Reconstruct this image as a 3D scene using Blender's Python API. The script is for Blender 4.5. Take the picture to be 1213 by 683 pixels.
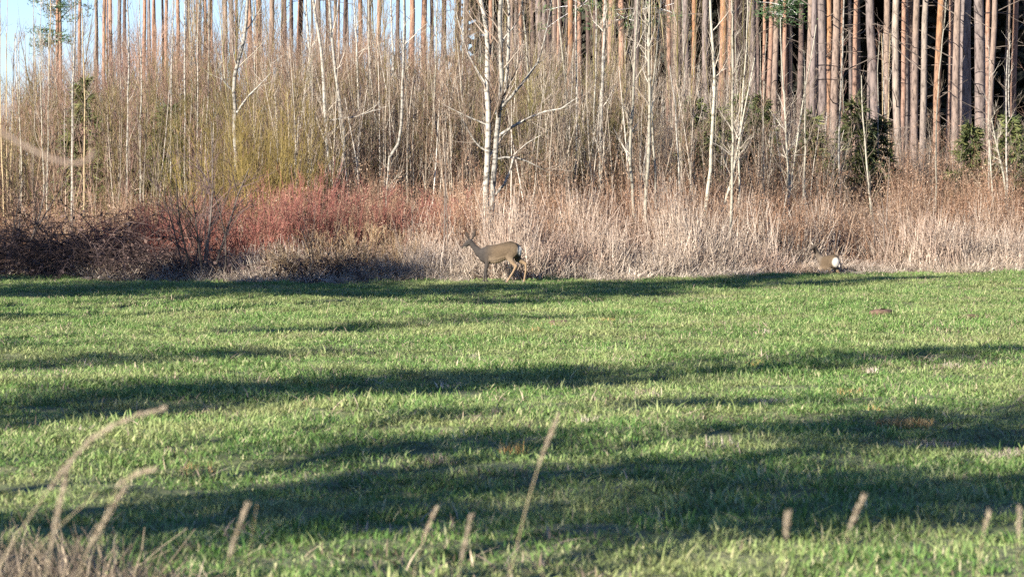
import bpy, math, random
import numpy as np
from mathutils import Vector

# ------------------------------------------------------------------ camera, world, sun, exposure
scene = bpy.context.scene
for o in list(bpy.data.objects):
    bpy.data.objects.remove(o)
COL = scene.collection
CAM_H = 1.6
FPX = 3960.0            # focal length in photo pixels (photo is 1213 wide)
HOR = 229.0             # photo row of the horizon
cam_d = bpy.data.cameras.new('camera')
cam = bpy.data.objects.new('camera', cam_d)
COL.objects.link(cam)
cam.location = (0, 0, CAM_H)
cam.rotation_euler = (math.radians(90) - math.atan((341.5 - HOR) / FPX), 0, 0)
cam_d.sensor_width = 36
cam_d.lens = 36 * FPX / 1213
cam_d.clip_start = 0.1
cam_d.clip_end = 5000
cam_d.dof.use_dof = True
cam_d.dof.focus_distance = 60
cam_d.dof.aperture_fstop = 7.5
scene.camera = cam

SUN_EL, SUN_AZ = math.radians(22), math.radians(40)      # azimuth: degrees left of straight behind the camera
SH = np.array([math.sin(SUN_AZ), math.cos(SUN_AZ)])      # the way shadows fall on the ground
world = bpy.data.worlds.new('World')
scene.world = world
world.use_nodes = True
wn = world.node_tree
bg = wn.nodes['Background']
sky = wn.nodes.new('ShaderNodeTexSky')
sky.sky_type = 'NISHITA'
sky.sun_disc = False
sky.sun_elevation = SUN_EL
sky.sun_rotation = math.radians(180) + SUN_AZ
sky.air_density = 1.0
sky.dust_density = 0.0
sky.ozone_density = 5.0
tint = wn.nodes.new('ShaderNodeMix'); tint.data_type = 'RGBA'; tint.blend_type = 'MULTIPLY'
tint.inputs[0].default_value = 1.0; tint.inputs[7].default_value = (0.86, 0.86, 1.07, 1)   # clear, cool spring sky
wn.links.new(sky.outputs[0], tint.inputs[6]); wn.links.new(tint.outputs[2], bg.inputs[0])
bg.inputs[1].default_value = 0.062
sun_d = bpy.data.lights.new('sun', 'SUN')
sun_d.energy = 5.0
sun_d.angle = math.radians(0.5)
sun_d.color = (1.0, 0.93, 0.82)
sun = bpy.data.objects.new('sun', sun_d)
COL.objects.link(sun)
to_sun = Vector((-SH[0] * math.cos(SUN_EL), -SH[1] * math.cos(SUN_EL), math.sin(SUN_EL)))
sun.rotation_euler = to_sun.to_track_quat('Z', 'Y').to_euler()
sun.location = to_sun * 60
scene.view_settings.view_transform = 'Standard'
scene.view_settings.look = 'None'
scene.view_settings.exposure = 1.6
scene.view_settings.gamma = 1.0
scene.cycles.max_bounces = 5
scene.cycles.diffuse_bounces = 3
scene.cycles.transparent_max_bounces = 4
scene.cycles.use_denoising = False

rng = np.random.default_rng(11)
random.seed(5)

# ------------------------------------------------------------------ small helpers
def px2x(px, d): return (px - 606.5) / FPX * d
def py2z(py, d): return CAM_H + (HOR - py) / FPX * d

E_PX = np.array([-700, -100, 0, 100, 200, 330, 450, 600, 700, 870, 1000, 1213, 1350, 2000])
E_PY = np.array([322, 323, 325, 330, 333, 335, 333.5, 333.5, 331, 327, 324.5, 318.5, 316, 316]) + 2.6
E_D = CAM_H * FPX / (E_PY - HOR)
for _ in range(30):                       # the ground climbs gently to the right
    E_X = px2x(E_PX, E_D)
    E_D = 0.5 * E_D + 0.5 * (CAM_H - 0.014 * np.clip(E_X - 2.5, 0, 14)) * FPX / (E_PY - HOR)
E_X = px2x(E_PX, E_D)
def edge(x): return np.interp(x, E_X, E_D)

def sst(a, b, t):
    t = np.clip((np.asarray(t, float) - a) / (b - a), 0, 1)
    return t * t * (3 - 2 * t)

def ground_z(x, y):
    x = np.asarray(x, float); y = np.asarray(y, float)
    u = (0.020 * np.sin(x * 0.9 + 0.35 * y) + 0.018 * np.sin(y * 0.85 - 0.5 * x + 1.3) + 0.012 * np.sin(2.1 * x + 1.7 * y)
         + 0.010 * np.sin(3.3 * y - 1.4 * x + 0.7))
    u = 1.25 * u + 0.014 * np.sin(5.2 * x + 1.9 * y + np.sin(1.3 * y)) * np.sin(4.1 * y - 2.2 * x) + 0.010 * np.sin(7.7 * y + 3.1 * x)
    s = y - edge(x)
    z = u * (1 - sst(0.5, 4, s)) + 0.014 * np.clip(x - 2.5, 0, 14) * sst(20, 45, y)
    z = z - 0.26 * np.exp(-((s - 0.65) / 0.40) ** 2) * sst(3.0, 5.0, x)
    z = z + np.clip((s - 5) * 0.035, 0, 1.1)
    return z
def gz(x, y): return float(ground_z(x, y))

def norm(v): return v / np.maximum(np.linalg.norm(v, axis=-1, keepdims=True), 1e-9)

def tubes(P, R, n=3):
    """Tapered tubes along N paths of k points -> vertices, quads."""
    P = np.asarray(P, float); R = np.asarray(R, float)
    N, k, _ = P.shape
    T = np.gradient(P, axis=1); T = norm(T)
    ref = np.array([0.31, 0.93, 0.17])
    a = norm(np.cross(T, ref)); b = np.cross(T, a)
    th = np.arange(n) * 2 * math.pi / n
    V = P[:, :, None] + R[:, :, None, None] * (a[:, :, None] * np.cos(th)[:, None] + b[:, :, None] * np.sin(th)[:, None])
    i = np.arange(N)[:, None, None] * k * n + np.arange(k - 1)[None, :, None] * n + np.arange(n)[None, None, :]
    j = np.arange(N)[:, None, None] * k * n + np.arange(k - 1)[None, :, None] * n + (np.arange(n)[None, None, :] + 1) % n
    F = np.stack([i, j, j + n, i + n], -1).reshape(-1, 4)
    return V.reshape(-1, 3), F

def blades(P, W, side):
    """Flat tapering blades along N paths of k points; SIDE is the width direction (N,3)."""
    N, k, _ = P.shape
    off = side[:, None] * W[:, :, None] * 0.5
    V = np.stack([P - off, P + off], 2).reshape(-1, 3)
    i = np.arange(N)[:, None] * k * 2 + np.arange(k - 1)[None] * 2
    F = np.stack([i, i + 1, i + 3, i + 2], -1).reshape(-1, 4)
    return V, F

def join(parts):
    V, F, o = [], [], 0
    for v, f in parts:
        V.append(v); F.append(f + o); o += len(v)
    return np.concatenate(V), np.concatenate(F)

def mesh(name, V, F, mats, smooth=True, mat_idx=None, col=None):
    me = bpy.data.meshes.new(name)
    V = np.asarray(V, np.float32); F = np.asarray(F, np.int32)
    me.vertices.add(len(V)); me.vertices.foreach_set('co', V.ravel())
    w = F.shape[1]
    me.loops.add(F.size); me.loops.foreach_set('vertex_index', F.ravel())
    me.polygons.add(len(F)); me.polygons.foreach_set('loop_start', np.arange(0, F.size, w, dtype=np.int32))
    for m in (mats if isinstance(mats, (list, tuple)) else [mats]): me.materials.append(m)
    if smooth: me.polygons.foreach_set('use_smooth', np.ones(len(F), bool))
    if mat_idx is not None: me.polygons.foreach_set('material_index', np.asarray(mat_idx, np.int32))
    me.update(calc_edges=True); me.validate()
    if col is not None:
        at = me.attributes.new('tint', 'FLOAT_COLOR', 'POINT')
        at.data.foreach_set('color', np.asarray(col, np.float32).ravel())
    return me

def link(name, me, parent=None, loc=None):
    o = bpy.data.objects.new(name, me)
    COL.objects.link(o)
    if parent is not None: o.parent = parent
    if loc is not None: o.location = loc
    return o

def tag(o, label, cat, group=None, kind=None):
    o['label'] = label; o['category'] = cat
    if group: o['group'] = group
    if kind: o['kind'] = kind
    return o

def thing(name, label, cat, loc, rz=0, group=None):
    o = bpy.data.objects.new(name, None)
    COL.objects.link(o)
    o.location = loc; o.rotation_euler = (0, 0, rz); o.empty_display_size = 0.2
    return tag(o, label, cat, group)

# ------------------------------------------------------------------ materials
def material(name, rough=0.85):
    m = bpy.data.materials.new(name); m.use_nodes = True
    nt = m.node_tree; b = nt.nodes['Principled BSDF']
    b.inputs['Roughness'].default_value = rough
    b.inputs['Specular IOR Level'].default_value = 0.25
    return m, nt, b
def nd(nt, t, **kw):
    n = nt.nodes.new(t)
    for k, v in kw.items(): setattr(n, k, v)
    return n
def ramp(nt, fac, stops, interp='LINEAR'):
    r = nd(nt, 'ShaderNodeValToRGB'); r.color_ramp.interpolation = interp
    e = r.color_ramp.elements
    while len(e) < len(stops): e.new(0.5)
    for x, (p, c) in zip(e, stops): x.position = p; x.color = (*c, 1)
    nt.links.new(fac, r.inputs[0]); return r.outputs[0]
def mix(nt, fac, a, b, mode='MIX'):
    n = nd(nt, 'ShaderNodeMix', data_type='RGBA', blend_type=mode)
    for s, v in ((n.inputs[0], fac), (n.inputs[6], a), (n.inputs[7], b)):
        if hasattr(v, 'links'): nt.links.new(v, s)
        elif isinstance(v, (int, float)): s.default_value = v
        else: s.default_value = (*v, 1)
    return n.outputs[2]
def noise(nt, vec, scale, detail=3, rough=0.6, stretch=None):
    n = nd(nt, 'ShaderNodeTexNoise'); n.inputs['Scale'].default_value = scale
    n.inputs['Detail'].default_value = detail; n.inputs['Roughness'].default_value = rough
    if stretch:
        mp = nd(nt, 'ShaderNodeMapping'); mp.inputs['Scale'].default_value = stretch
        nt.links.new(vec, mp.inputs[0]); vec = mp.outputs[0]
    nt.links.new(vec, n.inputs['Vector']); return n.outputs[0]
def translucent(nt, b, col, amount):
    out = nt.nodes['Material Output']
    t = nd(nt, 'ShaderNodeBsdfTranslucent'); ms = nd(nt, 'ShaderNodeMixShader')
    nt.links.new(col, t.inputs[0]); ms.inputs[0].default_value = amount
    nt.links.new(b.outputs[0], ms.inputs[1]); nt.links.new(t.outputs[0], ms.inputs[2])
    nt.links.new(ms.outputs[0], out.inputs[0])

def island_mat(name, stops, rough=0.85, patch=None, patch_scale=0.25, trans=0.0, val=0.35):
    """Colour varies from piece to piece (random per island) and from plant to plant; PATCH = colour of larger patches."""
    m, nt, b = material(name, rough)
    g = nd(nt, 'ShaderNodeNewGeometry'); oi = nd(nt, 'ShaderNodeObjectInfo')
    ad = nd(nt, 'ShaderNodeMath', operation='ADD'); fr = nd(nt, 'ShaderNodeMath', operation='FRACT')
    nt.links.new(g.outputs['Random Per Island'], ad.inputs[0]); nt.links.new(oi.outputs['Random'], ad.inputs[1])
    nt.links.new(ad.outputs[0], fr.inputs[0])
    c = ramp(nt, fr.outputs[0], stops)
    if patch:
        nz = noise(nt, g.outputs['Position'], patch_scale, 3)
        f = nd(nt, 'ShaderNodeMapRange'); f.inputs[1].default_value = 0.45; f.inputs[2].default_value = 0.65
        nt.links.new(nz, f.inputs[0])
        c = mix(nt, f.outputs[0], c, mix(nt, 0.6, c, patch))
    # plant-to-plant value
    mr = nd(nt, 'ShaderNodeMapRange'); mr.inputs[3].default_value = 1 - val; mr.inputs[4].default_value = 1 + val
    nt.links.new(oi.outputs['Random'], mr.inputs[0])
    cv = nd(nt, 'ShaderNodeVectorMath', operation='SCALE')
    nt.links.new(c, cv.inputs[0]); nt.links.new(mr.outputs[0], cv.inputs['Scale'])
    nt.links.new(cv.outputs[0], b.inputs['Base Color'])
    if trans: translucent(nt, b, cv.outputs[0], trans)
    return m

def bark_mat(name, light, dark, rings=9.0, amount=0.5, moss=None):
    m, nt, b = material(name, 0.8)
    tc = nd(nt, 'ShaderNodeTexCoord'); oi = nd(nt, 'ShaderNodeObjectInfo')
    n1 = noise(nt, tc.outputs['Object'], rings, 4, 0.7, (0.7, 0.7, 1.6))
    n2 = noise(nt, tc.outputs['Object'], 2.0, 2)
    c = ramp(nt, n1, [(0.36, dark), (0.36 + amount * 0.22, light), (1, light)])
    v = nd(nt, 'ShaderNodeMapRange'); v.inputs[3].default_value = 0.72; v.inputs[4].default_value = 1.08
    nt.links.new(oi.outputs['Random'], v.inputs[0])
    c = mix(nt, n2, c, mix(nt, 1.0, c, (0.8, 0.78, 0.72), 'MULTIPLY'))
    sc = nd(nt, 'ShaderNodeVectorMath', operation='SCALE')
    nt.links.new(c, sc.inputs[0]); nt.links.new(v.outputs[0], sc.inputs['Scale'])
    nt.links.new(sc.outputs[0], b.inputs['Base Color'])
    bp = nd(nt, 'ShaderNodeBump'); bp.inputs['Strength'].default_value = 0.4; bp.inputs['Distance'].default_value = 0.02
    nt.links.new(n1, bp.inputs['Height']); nt.links.new(bp.outputs[0], b.inputs['Normal'])
    return m

def pine_bark_mat():
    m, nt, b = material('pine_bark', 0.9)
    tc = nd(nt, 'ShaderNodeTexCoord'); oi = nd(nt, 'ShaderNodeObjectInfo')
    sp = nd(nt, 'ShaderNodeSeparateXYZ'); nt.links.new(tc.outputs['Object'], sp.inputs[0])
    n1 = noise(nt, tc.outputs['Object'], 9.0, 5, 0.75, (1.4, 1.4, 0.4))
    n2 = noise(nt, tc.outputs['Object'], 1.1, 3, 0.6, (1, 1, 0.6))
    f = nd(nt, 'ShaderNodeMapRange'); f.inputs[1].default_value = 2.0; f.inputs[2].default_value = 7.5
    nt.links.new(sp.outputs[2], f.inputs[0])
    f2 = nd(nt, 'ShaderNodeMath', operation='ADD', use_clamp=True)
    s2 = nd(nt, 'ShaderNodeMath', operation='MULTIPLY_ADD'); s2.inputs[1].default_value = 3.2; s2.inputs[2].default_value = -1.7
    nt.links.new(n2, s2.inputs[0]); nt.links.new(f.outputs[0], f2.inputs[0]); nt.links.new(s2.outputs[0], f2.inputs[1])
    base = mix(nt, f2.outputs[0], mix(nt, 0.4, (0.165, 0.13, 0.12), oi.outputs['Color']), oi.outputs['Color'])
    c = mix(nt, 1.0, base, ramp(nt, n1, [(0.34, (0.22, 0.20, 0.20)), (0.47, (0.80, 0.78, 0.77)), (0.56, (1.0, 0.97, 0.95)), (0.72, (1.35, 1.27, 1.15))]), 'MULTIPLY')
    nt.links.new(c, b.inputs['Base Color'])
    bp = nd(nt, 'ShaderNodeBump'); bp.inputs['Strength'].default_value = 0.7; bp.inputs['Distance'].default_value = 0.03
    nt.links.new(n1, bp.inputs['Height']); nt.links.new(bp.outputs[0], b.inputs['Normal'])
    return m

M = {}
M['grass'] = island_mat('grass_blades', [(0.0, (0.064, 0.148, 0.036)), (0.38, (0.120, 0.222, 0.050)), (0.66, (0.195, 0.284, 0.082)),
                        (0.85, (0.285, 0.322, 0.140)), (0.95, (0.38, 0.36, 0.19)), (1.0, (0.46, 0.41, 0.26))], 0.7, (0.32, 0.32, 0.14), 0.55, 0.24, 0.3)
M['deadgrass'] = island_mat('weathered_dead_grass', [(0, (0.12, 0.09, 0.065)), (0.5, (0.26, 0.20, 0.14)), (1, (0.42, 0.34, 0.24))], 0.9, None, 1, 0.1, 0.3)
M['straw'] = island_mat('dry_straw', [(0, (0.25, 0.18, 0.135)), (0.35, (0.42, 0.33, 0.255)), (0.75, (0.55, 0.455, 0.365)), (1, (0.68, 0.59, 0.49))], 0.8, (0.36, 0.225, 0.165), 0.4, 0.2, 0.2)
M['thatch'] = island_mat('bleached_thatch', [(0, (0.27, 0.21, 0.16)), (0.5, (0.44, 0.365, 0.29)), (1, (0.60, 0.52, 0.43))], 0.85, (0.40, 0.30, 0.2), 0.5, 0.15, 0.25)
M['rust'] = island_mat('rust_herbs', [(0, (0.13, 0.068, 0.04)), (0.4, (0.26, 0.162, 0.105)), (0.75, (0.38, 0.265, 0.18)), (1, (0.52, 0.39, 0.28))], 0.85, (0.30, 0.15, 0.085), 0.5, 0.12, 0.25)
M['redtwig'] = island_mat('pinkish_brown_twigs', [(0, (0.085, 0.045, 0.037)), (0.5, (0.205, 0.118, 0.092)), (0.9, (0.30, 0.190, 0.150)), (1, (0.42, 0.32, 0.26))], 0.8, (0.34, 0.22, 0.14), 0.3, 0, 0.25)
M['olive'] = island_mat('olive_twigs', [(0, (0.06, 0.048, 0.020)), (0.45, (0.155, 0.122, 0.048)), (0.85, (0.245, 0.195, 0.08)), (1, (0.38, 0.32, 0.20))], 0.8, (0.17, 0.16, 0.05), 0.35, 0, 0.25)
M['greytwig'] = island_mat('grey_beige_twigs', [(0, (0.085, 0.062, 0.045)), (0.5, (0.19, 0.145, 0.108)), (0.85, (0.31, 0.25, 0.195)), (1, (0.48, 0.42, 0.35))], 0.8, (0.30, 0.19, 0.115), 0.3, 0, 0.25)
M['willow'] = island_mat('yellow_willow_twigs', [(0, (0.10, 0.074, 0.020)), (0.5, (0.205, 0.15, 0.042)), (1, (0.31, 0.235, 0.085))], 0.7)
M['dogwood'] = island_mat('red_dogwood_twigs', [(0, (0.14, 0.048, 0.040)), (0.5, (0.285, 0.102, 0.080)), (1, (0.44, 0.235, 0.17))], 0.7)
M['amber'] = island_mat('amber_twigs', [(0, (0.22, 0.13, 0.065)), (0.5, (0.36, 0.25, 0.14)), (1, (0.50, 0.39, 0.25))], 0.8)
M['dark'] = island_mat('dark_bramble_canes', [(0, (0.035, 0.025, 0.023)), (0.6, (0.075, 0.05, 0.045)), (1, (0.14, 0.09, 0.07))], 0.8)
M['bark_dark'] = bark_mat('dark_grey_bark', (0.16, 0.13, 0.11), (0.06, 0.05, 0.045), 8)
M['birch'] = bark_mat('pale_birch_bark', (0.40, 0.375, 0.33), (0.09, 0.08, 0.07), 11.0, 0.75)
M['aspen'] = bark_mat('greenish_grey_bark', (0.37, 0.345, 0.28), (0.14, 0.12, 0.09), 7.0, 0.5)
M['tanbark'] = bark_mat('tan_bark', (0.46, 0.36, 0.22), (0.20, 0.14, 0.09), 7.0, 0.5)
M['paletwig'] = island_mat('pale_twigs', [(0, (0.22, 0.18, 0.13)), (0.6, (0.40, 0.35, 0.28)), (1, (0.56, 0.51, 0.43))], 0.8, None, 1, 0, 0.1)
M['rawtwig'] = island_mat('mixed_twigs', [(0, (0.065, 0.048, 0.034)), (0.5, (0.14, 0.108, 0.08)), (0.9, (0.25, 0.21, 0.16)), (1, (0.42, 0.37, 0.31))], 0.8, None, 1, 0, 0.1)
M['pine'] = pine_bark_mat()
M['needle'] = island_mat('pine_needles', [(0, (0.025, 0.055, 0.025)), (0.6, (0.05, 0.095, 0.035)), (1, (0.09, 0.14, 0.05))], 0.6, None, 1, 0.1)
M['spruce'] = island_mat('spruce_needles', [(0, (0.035, 0.050, 0.018)), (0.6, (0.085, 0.100, 0.034)), (1, (0.16, 0.155, 0.062))], 0.6, None, 1, 0.1)
M['farspruce'] = island_mat('shaded_spruce_needles', [(0, (0.016, 0.018, 0.014)), (1, (0.035, 0.038, 0.024))], 0.7)  # darker copy of the spruce needles: deep-wood shade put into the colour

# ground: soil and moss under the grass, leaf litter under the trees
m, nt, b = material('meadow_soil', 0.95)
g = nd(nt, 'ShaderNodeNewGeometry')
n1 = noise(nt, g.outputs['Position'], 0.5, 4); n2 = noise(nt, g.outputs['Position'], 9, 4)
gr = mix(nt, n1, ramp(nt, n2, [(0.3, (0.07, 0.11, 0.04)), (0.7, (0.14, 0.17, 0.07))]), ramp(nt, n2, [(0.3, (0.10, 0.12, 0.05)), (0.7, (0.24, 0.21, 0.12))]))
lit = ramp(nt, n2, [(0.3, (0.09, 0.065, 0.045)), (0.7, (0.26, 0.19, 0.13))])
at = nd(nt, 'ShaderNodeAttribute', attribute_name='tint')
nt.links.new(mix(nt, at.outputs['Fac'], gr, lit), b.inputs['Base Color'])
bp = nd(nt, 'ShaderNodeBump'); bp.inputs['Distance'].default_value = 0.05
nt.links.new(n2, bp.inputs['Height']); nt.links.new(bp.outputs[0], b.inputs['Normal'])
M['soil'] = m

# ------------------------------------------------------------------ the ground
def axis(lo, hi, a, b_, step, n=14):
    g1 = a - (np.linspace(0, 1, n + 1)[1:][::-1] ** 2.2) * (a - lo)
    g2 = np.arange(a, b_ + step / 2, step)
    g3 = b_ + (np.linspace(0, 1, n + 1)[1:] ** 2.2) * (hi - b_)
    return np.concatenate([g1, g2, g3])
gx = axis(-900, 900, -14, 14, 0.2); gy = axis(-250, 2200, 9, 80, 0.18)
X, Y = np.meshgrid(gx, gy)
Zg = ground_z(X, Y)
V = np.stack([X, Y, Zg], -1).reshape(-1, 3)
nx = len(gx)
ii = (np.arange(len(gy) - 1)[:, None] * nx + np.arange(nx - 1)[None]).ravel()
F = np.stack([ii, ii + 1, ii + nx + 1, ii + nx], -1)
t = sst(-0.3, 0.6, V[:, 1] - edge(V[:, 0]))
meadow = link('ground', mesh('ground', V, F, M['soil'], True, None, np.stack([t, t, t, np.ones_like(t)], -1)))
tag(meadow, 'green meadow ground running back under the forest', 'ground', None, 'structure')

# ------------------------------------------------------------------ scattering of uncountable stuff
def scatter(name, protos, pts, rot, scl, idx, label, cat):
    me = bpy.data.meshes.new(name)
    me.vertices.add(len(pts)); me.vertices.foreach_set('co', np.asarray(pts, np.float32).ravel())
    a = me.attributes.new('rot', 'FLOAT_VECTOR', 'POINT'); a.data.foreach_set('vector', np.asarray(rot, np.float32).ravel())
    a = me.attributes.new('scl', 'FLOAT_VECTOR', 'POINT'); a.data.foreach_set('vector', np.asarray(scl, np.float32).ravel())
    a = me.attributes.new('idx', 'INT', 'POINT'); a.data.foreach_set('value', np.asarray(idx, np.int32).ravel())
    o = link(name, me)
    ng = bpy.data.node_groups.new(name, 'GeometryNodeTree')
    ng.interface.new_socket('Geometry', in_out='INPUT', socket_type='NodeSocketGeometry')
    ng.interface.new_socket('Geometry', in_out='OUTPUT', socket_type='NodeSocketGeometry')
    gi, go = ng.nodes.new('NodeGroupInput'), ng.nodes.new('NodeGroupOutput')
    ip = ng.nodes.new('GeometryNodeInstanceOnPoints'); ip.inputs['Pick Instance'].default_value = True
    jn = ng.nodes.new('GeometryNodeJoinGeometry')
    for p in reversed(protos):
        po = bpy.data.objects.new(name + '_piece', p)
        oi = ng.nodes.new('GeometryNodeObjectInfo'); oi.inputs[0].default_value = po
        ti = ng.nodes.new('GeometryNodeGeometryToInstance')
        ng.links.new(oi.outputs['Geometry'], ti.inputs[0]); ng.links.new(ti.outputs[0], jn.inputs[0])
    def attr(nm, typ):
        n = ng.nodes.new('GeometryNodeInputNamedAttribute'); n.data_type = typ; n.inputs[0].default_value = nm
        return next(s for s in n.outputs if s.enabled and s.name == 'Attribute')
    e = ng.nodes.new('FunctionNodeEulerToRotation')
    ng.links.new(attr('rot', 'FLOAT_VECTOR'), e.inputs[0]); ng.links.new(e.outputs[0], ip.inputs['Rotation'])
    ng.links.new(attr('scl', 'FLOAT_VECTOR'), ip.inputs['Scale']); ng.links.new(attr('idx', 'INT'), ip.inputs['Instance Index'])
    ng.links.new(gi.outputs[0], ip.inputs['Points']); ng.links.new(jn.outputs[0], ip.inputs['Instance'])
    ng.links.new(ip.outputs[0], go.inputs[0])
    md = o.modifiers.new('scatter', 'NODES'); md.node_group = ng
    return tag(o, label, cat, None, 'stuff')

def rnd(a, b_, n=None): return rng.uniform(a, b_, n)

def blade_tuft(n, rad, hmin, hmax, w, lean=0.5, k=4, droop=0.5):
    a = rnd(0, 2 * math.pi, n); r = rad * np.sqrt(rnd(0, 1, n))
    base = np.stack([r * np.cos(a), r * np.sin(a), np.full(n, -0.01)], -1)
    az = rnd(0, 2 * math.pi, n); ln = rnd(0.05, lean, n); h = rnd(hmin, hmax, n)
    t = np.linspace(0, 1, k)[None]
    out = (ln * h)[:, None] * (t ** (1 + droop))
    P = base[:, None] + np.stack([np.cos(az)[:, None] * out, np.sin(az)[:, None] * out, h[:, None] * (t - 0.25 * droop * ln[:, None] * t ** 2)], -1)
    fa = az + math.pi / 2 + rnd(-0.5, 0.5, n)
    side = np.stack([np.cos(fa), np.sin(fa), np.zeros(n)], -1)
    W = w * rnd(0.7, 1.3, n)[:, None] * np.array([0.8, 1.0, 0.75, 0.12])[None, :k] if k == 4 else w * np.linspace(1, .12, k)[None] * rnd(0.7, 1.3, n)[:, None]
    return blades(P, W, side)

def in_view(n, ymin, ymax, margin):
    """Random ground points in the camera's wedge (with MARGIN metres to either side), even per square metre."""
    y = np.sqrt(rnd(ymin ** 2, ymax ** 2, n)); x = rnd(-1, 1, n) * (0.155 * y + margin)
    return x, y

# meadow grass
x, y = in_view(88000, 11.0, 74, 2.5)
patch = 0.5 + 0.25 * np.sin(0.8 * x + 1.1 * np.sin(0.5 * y)) * np.sin(0.45 * y + 0.7 * np.sin(0.9 * x)) + 0.25 * np.sin(2.3 * x + 1.3 * np.sin(1.7 * y)) * np.sin(1.9 * y + 1.1 * np.sin(2.1 * x))
ok = (y < edge(x) + rnd(-0.3, 0.5, len(x)) + .35 * np.sin(x * 2.1) * np.sin(x * .77)) & (rnd(0, 1, len(x)) < 0.68 + .8 * patch); x, y, patch = x[ok], y[ok], patch[ok]
DEER1_X, DEER1_D = px2x(594.7, 58.6), 58.6
protos = [mesh('grass_tuft', *blade_tuft(54, 0.16, 0.012, 0.036 + 0.0065 * i, 0.0048 + 0.0004 * i, 0.8 + 0.2 * i), M['grass'], False) for i in range(8)]
s = rnd(0.5, 1.1, len(x)) * (0.6 + 0.8 * patch) * (1 - 0.4 * ((np.abs(x - DEER1_X) < .8) & (y > DEER1_D - 1.6)))
tall = rnd(0, 1, len(x)) < 0.03; s[tall] *= 1.7
scatter('meadow_grass', protos, np.stack([x, y, ground_z(x, y)], -1), np.stack([rnd(-.2, .2, len(x)), rnd(-.2, .2, len(x)), rnd(0, 6.28, len(x))], -1),
        np.stack([0.9 + 0.3 * s, 0.9 + 0.3 * s, s], -1), rng.integers(0, 8, len(x)), 'short green grass of the meadow', 'grass')
# dead leaves and flattened dry blades between the green
x, y = in_view(14000, 11.0, 72, 2.0)
pt = np.sin(1.1 * x + 0.6 * y + np.sin(.7 * y)) * np.sin(0.8 * y - 0.6 * x + 2)
ok = (y < edge(x)) & (rnd(0, 1, len(x)) < 0.15 + 0.6 * np.clip(pt, 0, 1)); x, y = x[ok], y[ok]
protos = [mesh('dead_blades', *blade_tuft(9, 0.12, 0.02, 0.07, 0.007, 2.6), M['deadgrass'], False) for i in range(4)]
scatter('dead_blades', protos, np.stack([x, y, ground_z(x, y) + .012], -1), np.stack([rnd(-.2, .2, len(x)), rnd(-.2, .2, len(x)), rnd(0, 6.28, len(x))], -1),
        np.repeat(rnd(.7, 1.5, len(x))[:, None], 3, 1), rng.integers(0, 4, len(x)), 'dead brown blades lying between the green grass', 'dead grass')

# ------------------------------------------------------------------ twigs, stems and crowns
def grow(S, D, L, R, k=4, up=0.3, jit=0.15, tip=0.25):
    N = len(S); P = np.zeros((N, k, 3)); P[:, 0] = S
    d = norm(D)
    for i in range(1, k):
        d = norm(d + np.array([0, 0, up / k]) + rng.normal(0, jit, (N, 3)))
        P[:, i] = P[:, i - 1] + d * (L / (k - 1))[:, None]
    RR = R[:, None] * np.linspace(1, tip, k)[None]
    return P, RR

def spawn(P, R, per, t0, t1, amin, amax, lmin, lmax, rf=0.55, taper=0.6, up=0.3, jit=0.15, k=4, rmin=0.0025, total=None):
    """PER children on each path of P between t0 and t1."""
    N, kk, _ = P.shape
    par = np.repeat(np.arange(N), per); n = len(par)
    t = rnd(t0, t1, n); f = t * (kk - 1); i = np.minimum(f.astype(int), kk - 2); u = (f - i)[:, None]
    S = P[par, i] * (1 - u) + P[par, i + 1] * u
    r = R[par, i] * (1 - u[:, 0]) + R[par, i + 1] * u[:, 0]
    T = norm(P[par, i + 1] - P[par, i])
    q = norm(np.cross(T, rng.normal(0, 1, (n, 3)))); a = rnd(amin, amax, n)[:, None]
    D = T * np.cos(a) + q * np.sin(a)
    L = rnd(lmin, lmax, n) * (1 - taper * (t - t0) / max(t1 - t0, 1e-6))
    return grow(S, D, L, np.maximum(r * rf, rmin), k, up, jit)

def sapling_proto(h, stem_r, nb, bl, nt_, tl, ang=(0.4, 0.9), low=0.25, up=0.5, twr=0.0035):
    st = grow(np.zeros((1, 3)), np.array([[rnd(-.06, .06), rnd(-.06, .06), 1]]), np.array([h]), np.array([stem_r]), 7, 0.2, 0.035, 0.2)
    br = spawn(*st, nb, low, 0.97, *ang, bl * 0.6, bl, 0.5, 0.65, up, 0.12, 4, twr)
    tw = spawn(*br, nt_, 0.15, 0.95, 0.3, 0.8, tl * 0.5, tl, 0.6, 0.4, up, 0.12, 3, twr * 0.8)
    a_, b_, c_ = tubes(*st, 4), tubes(*br, 3), tubes(*tw, 3)
    return join([a_, b_, c_]) + (np.concatenate([np.ones(len(a_[1])), np.ones(len(b_[1]) // 4), np.zeros(len(b_[1]) - len(b_[1]) // 4 + len(c_[1]))]),)

def bush_proto(n, h, spread, r, per, tl, up=0.4, jit=0.08, twr=0.003):
    a = rnd(0, 6.28, n); q = spread * np.sqrt(rnd(0, 1, n))
    S = np.stack([0.35 * q * np.cos(a), 0.35 * q * np.sin(a), np.full(n, -0.05)], -1)
    D = np.stack([q * np.cos(a) / h, q * np.sin(a) / h, np.ones(n)], -1)
    st = grow(S, D, h * rnd(0.55, 1.0, n), r * rnd(0.7, 1.2, n), 5, up, jit, 0.3)
    tw = spawn(*st, per, 0.3, 0.97, 0.25, 0.7, tl * 0.5, tl, 0.6, 0.5, up, 0.12, 3, twr)
    return join([tubes(*st, 3), tubes(*tw, 3)])

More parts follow.
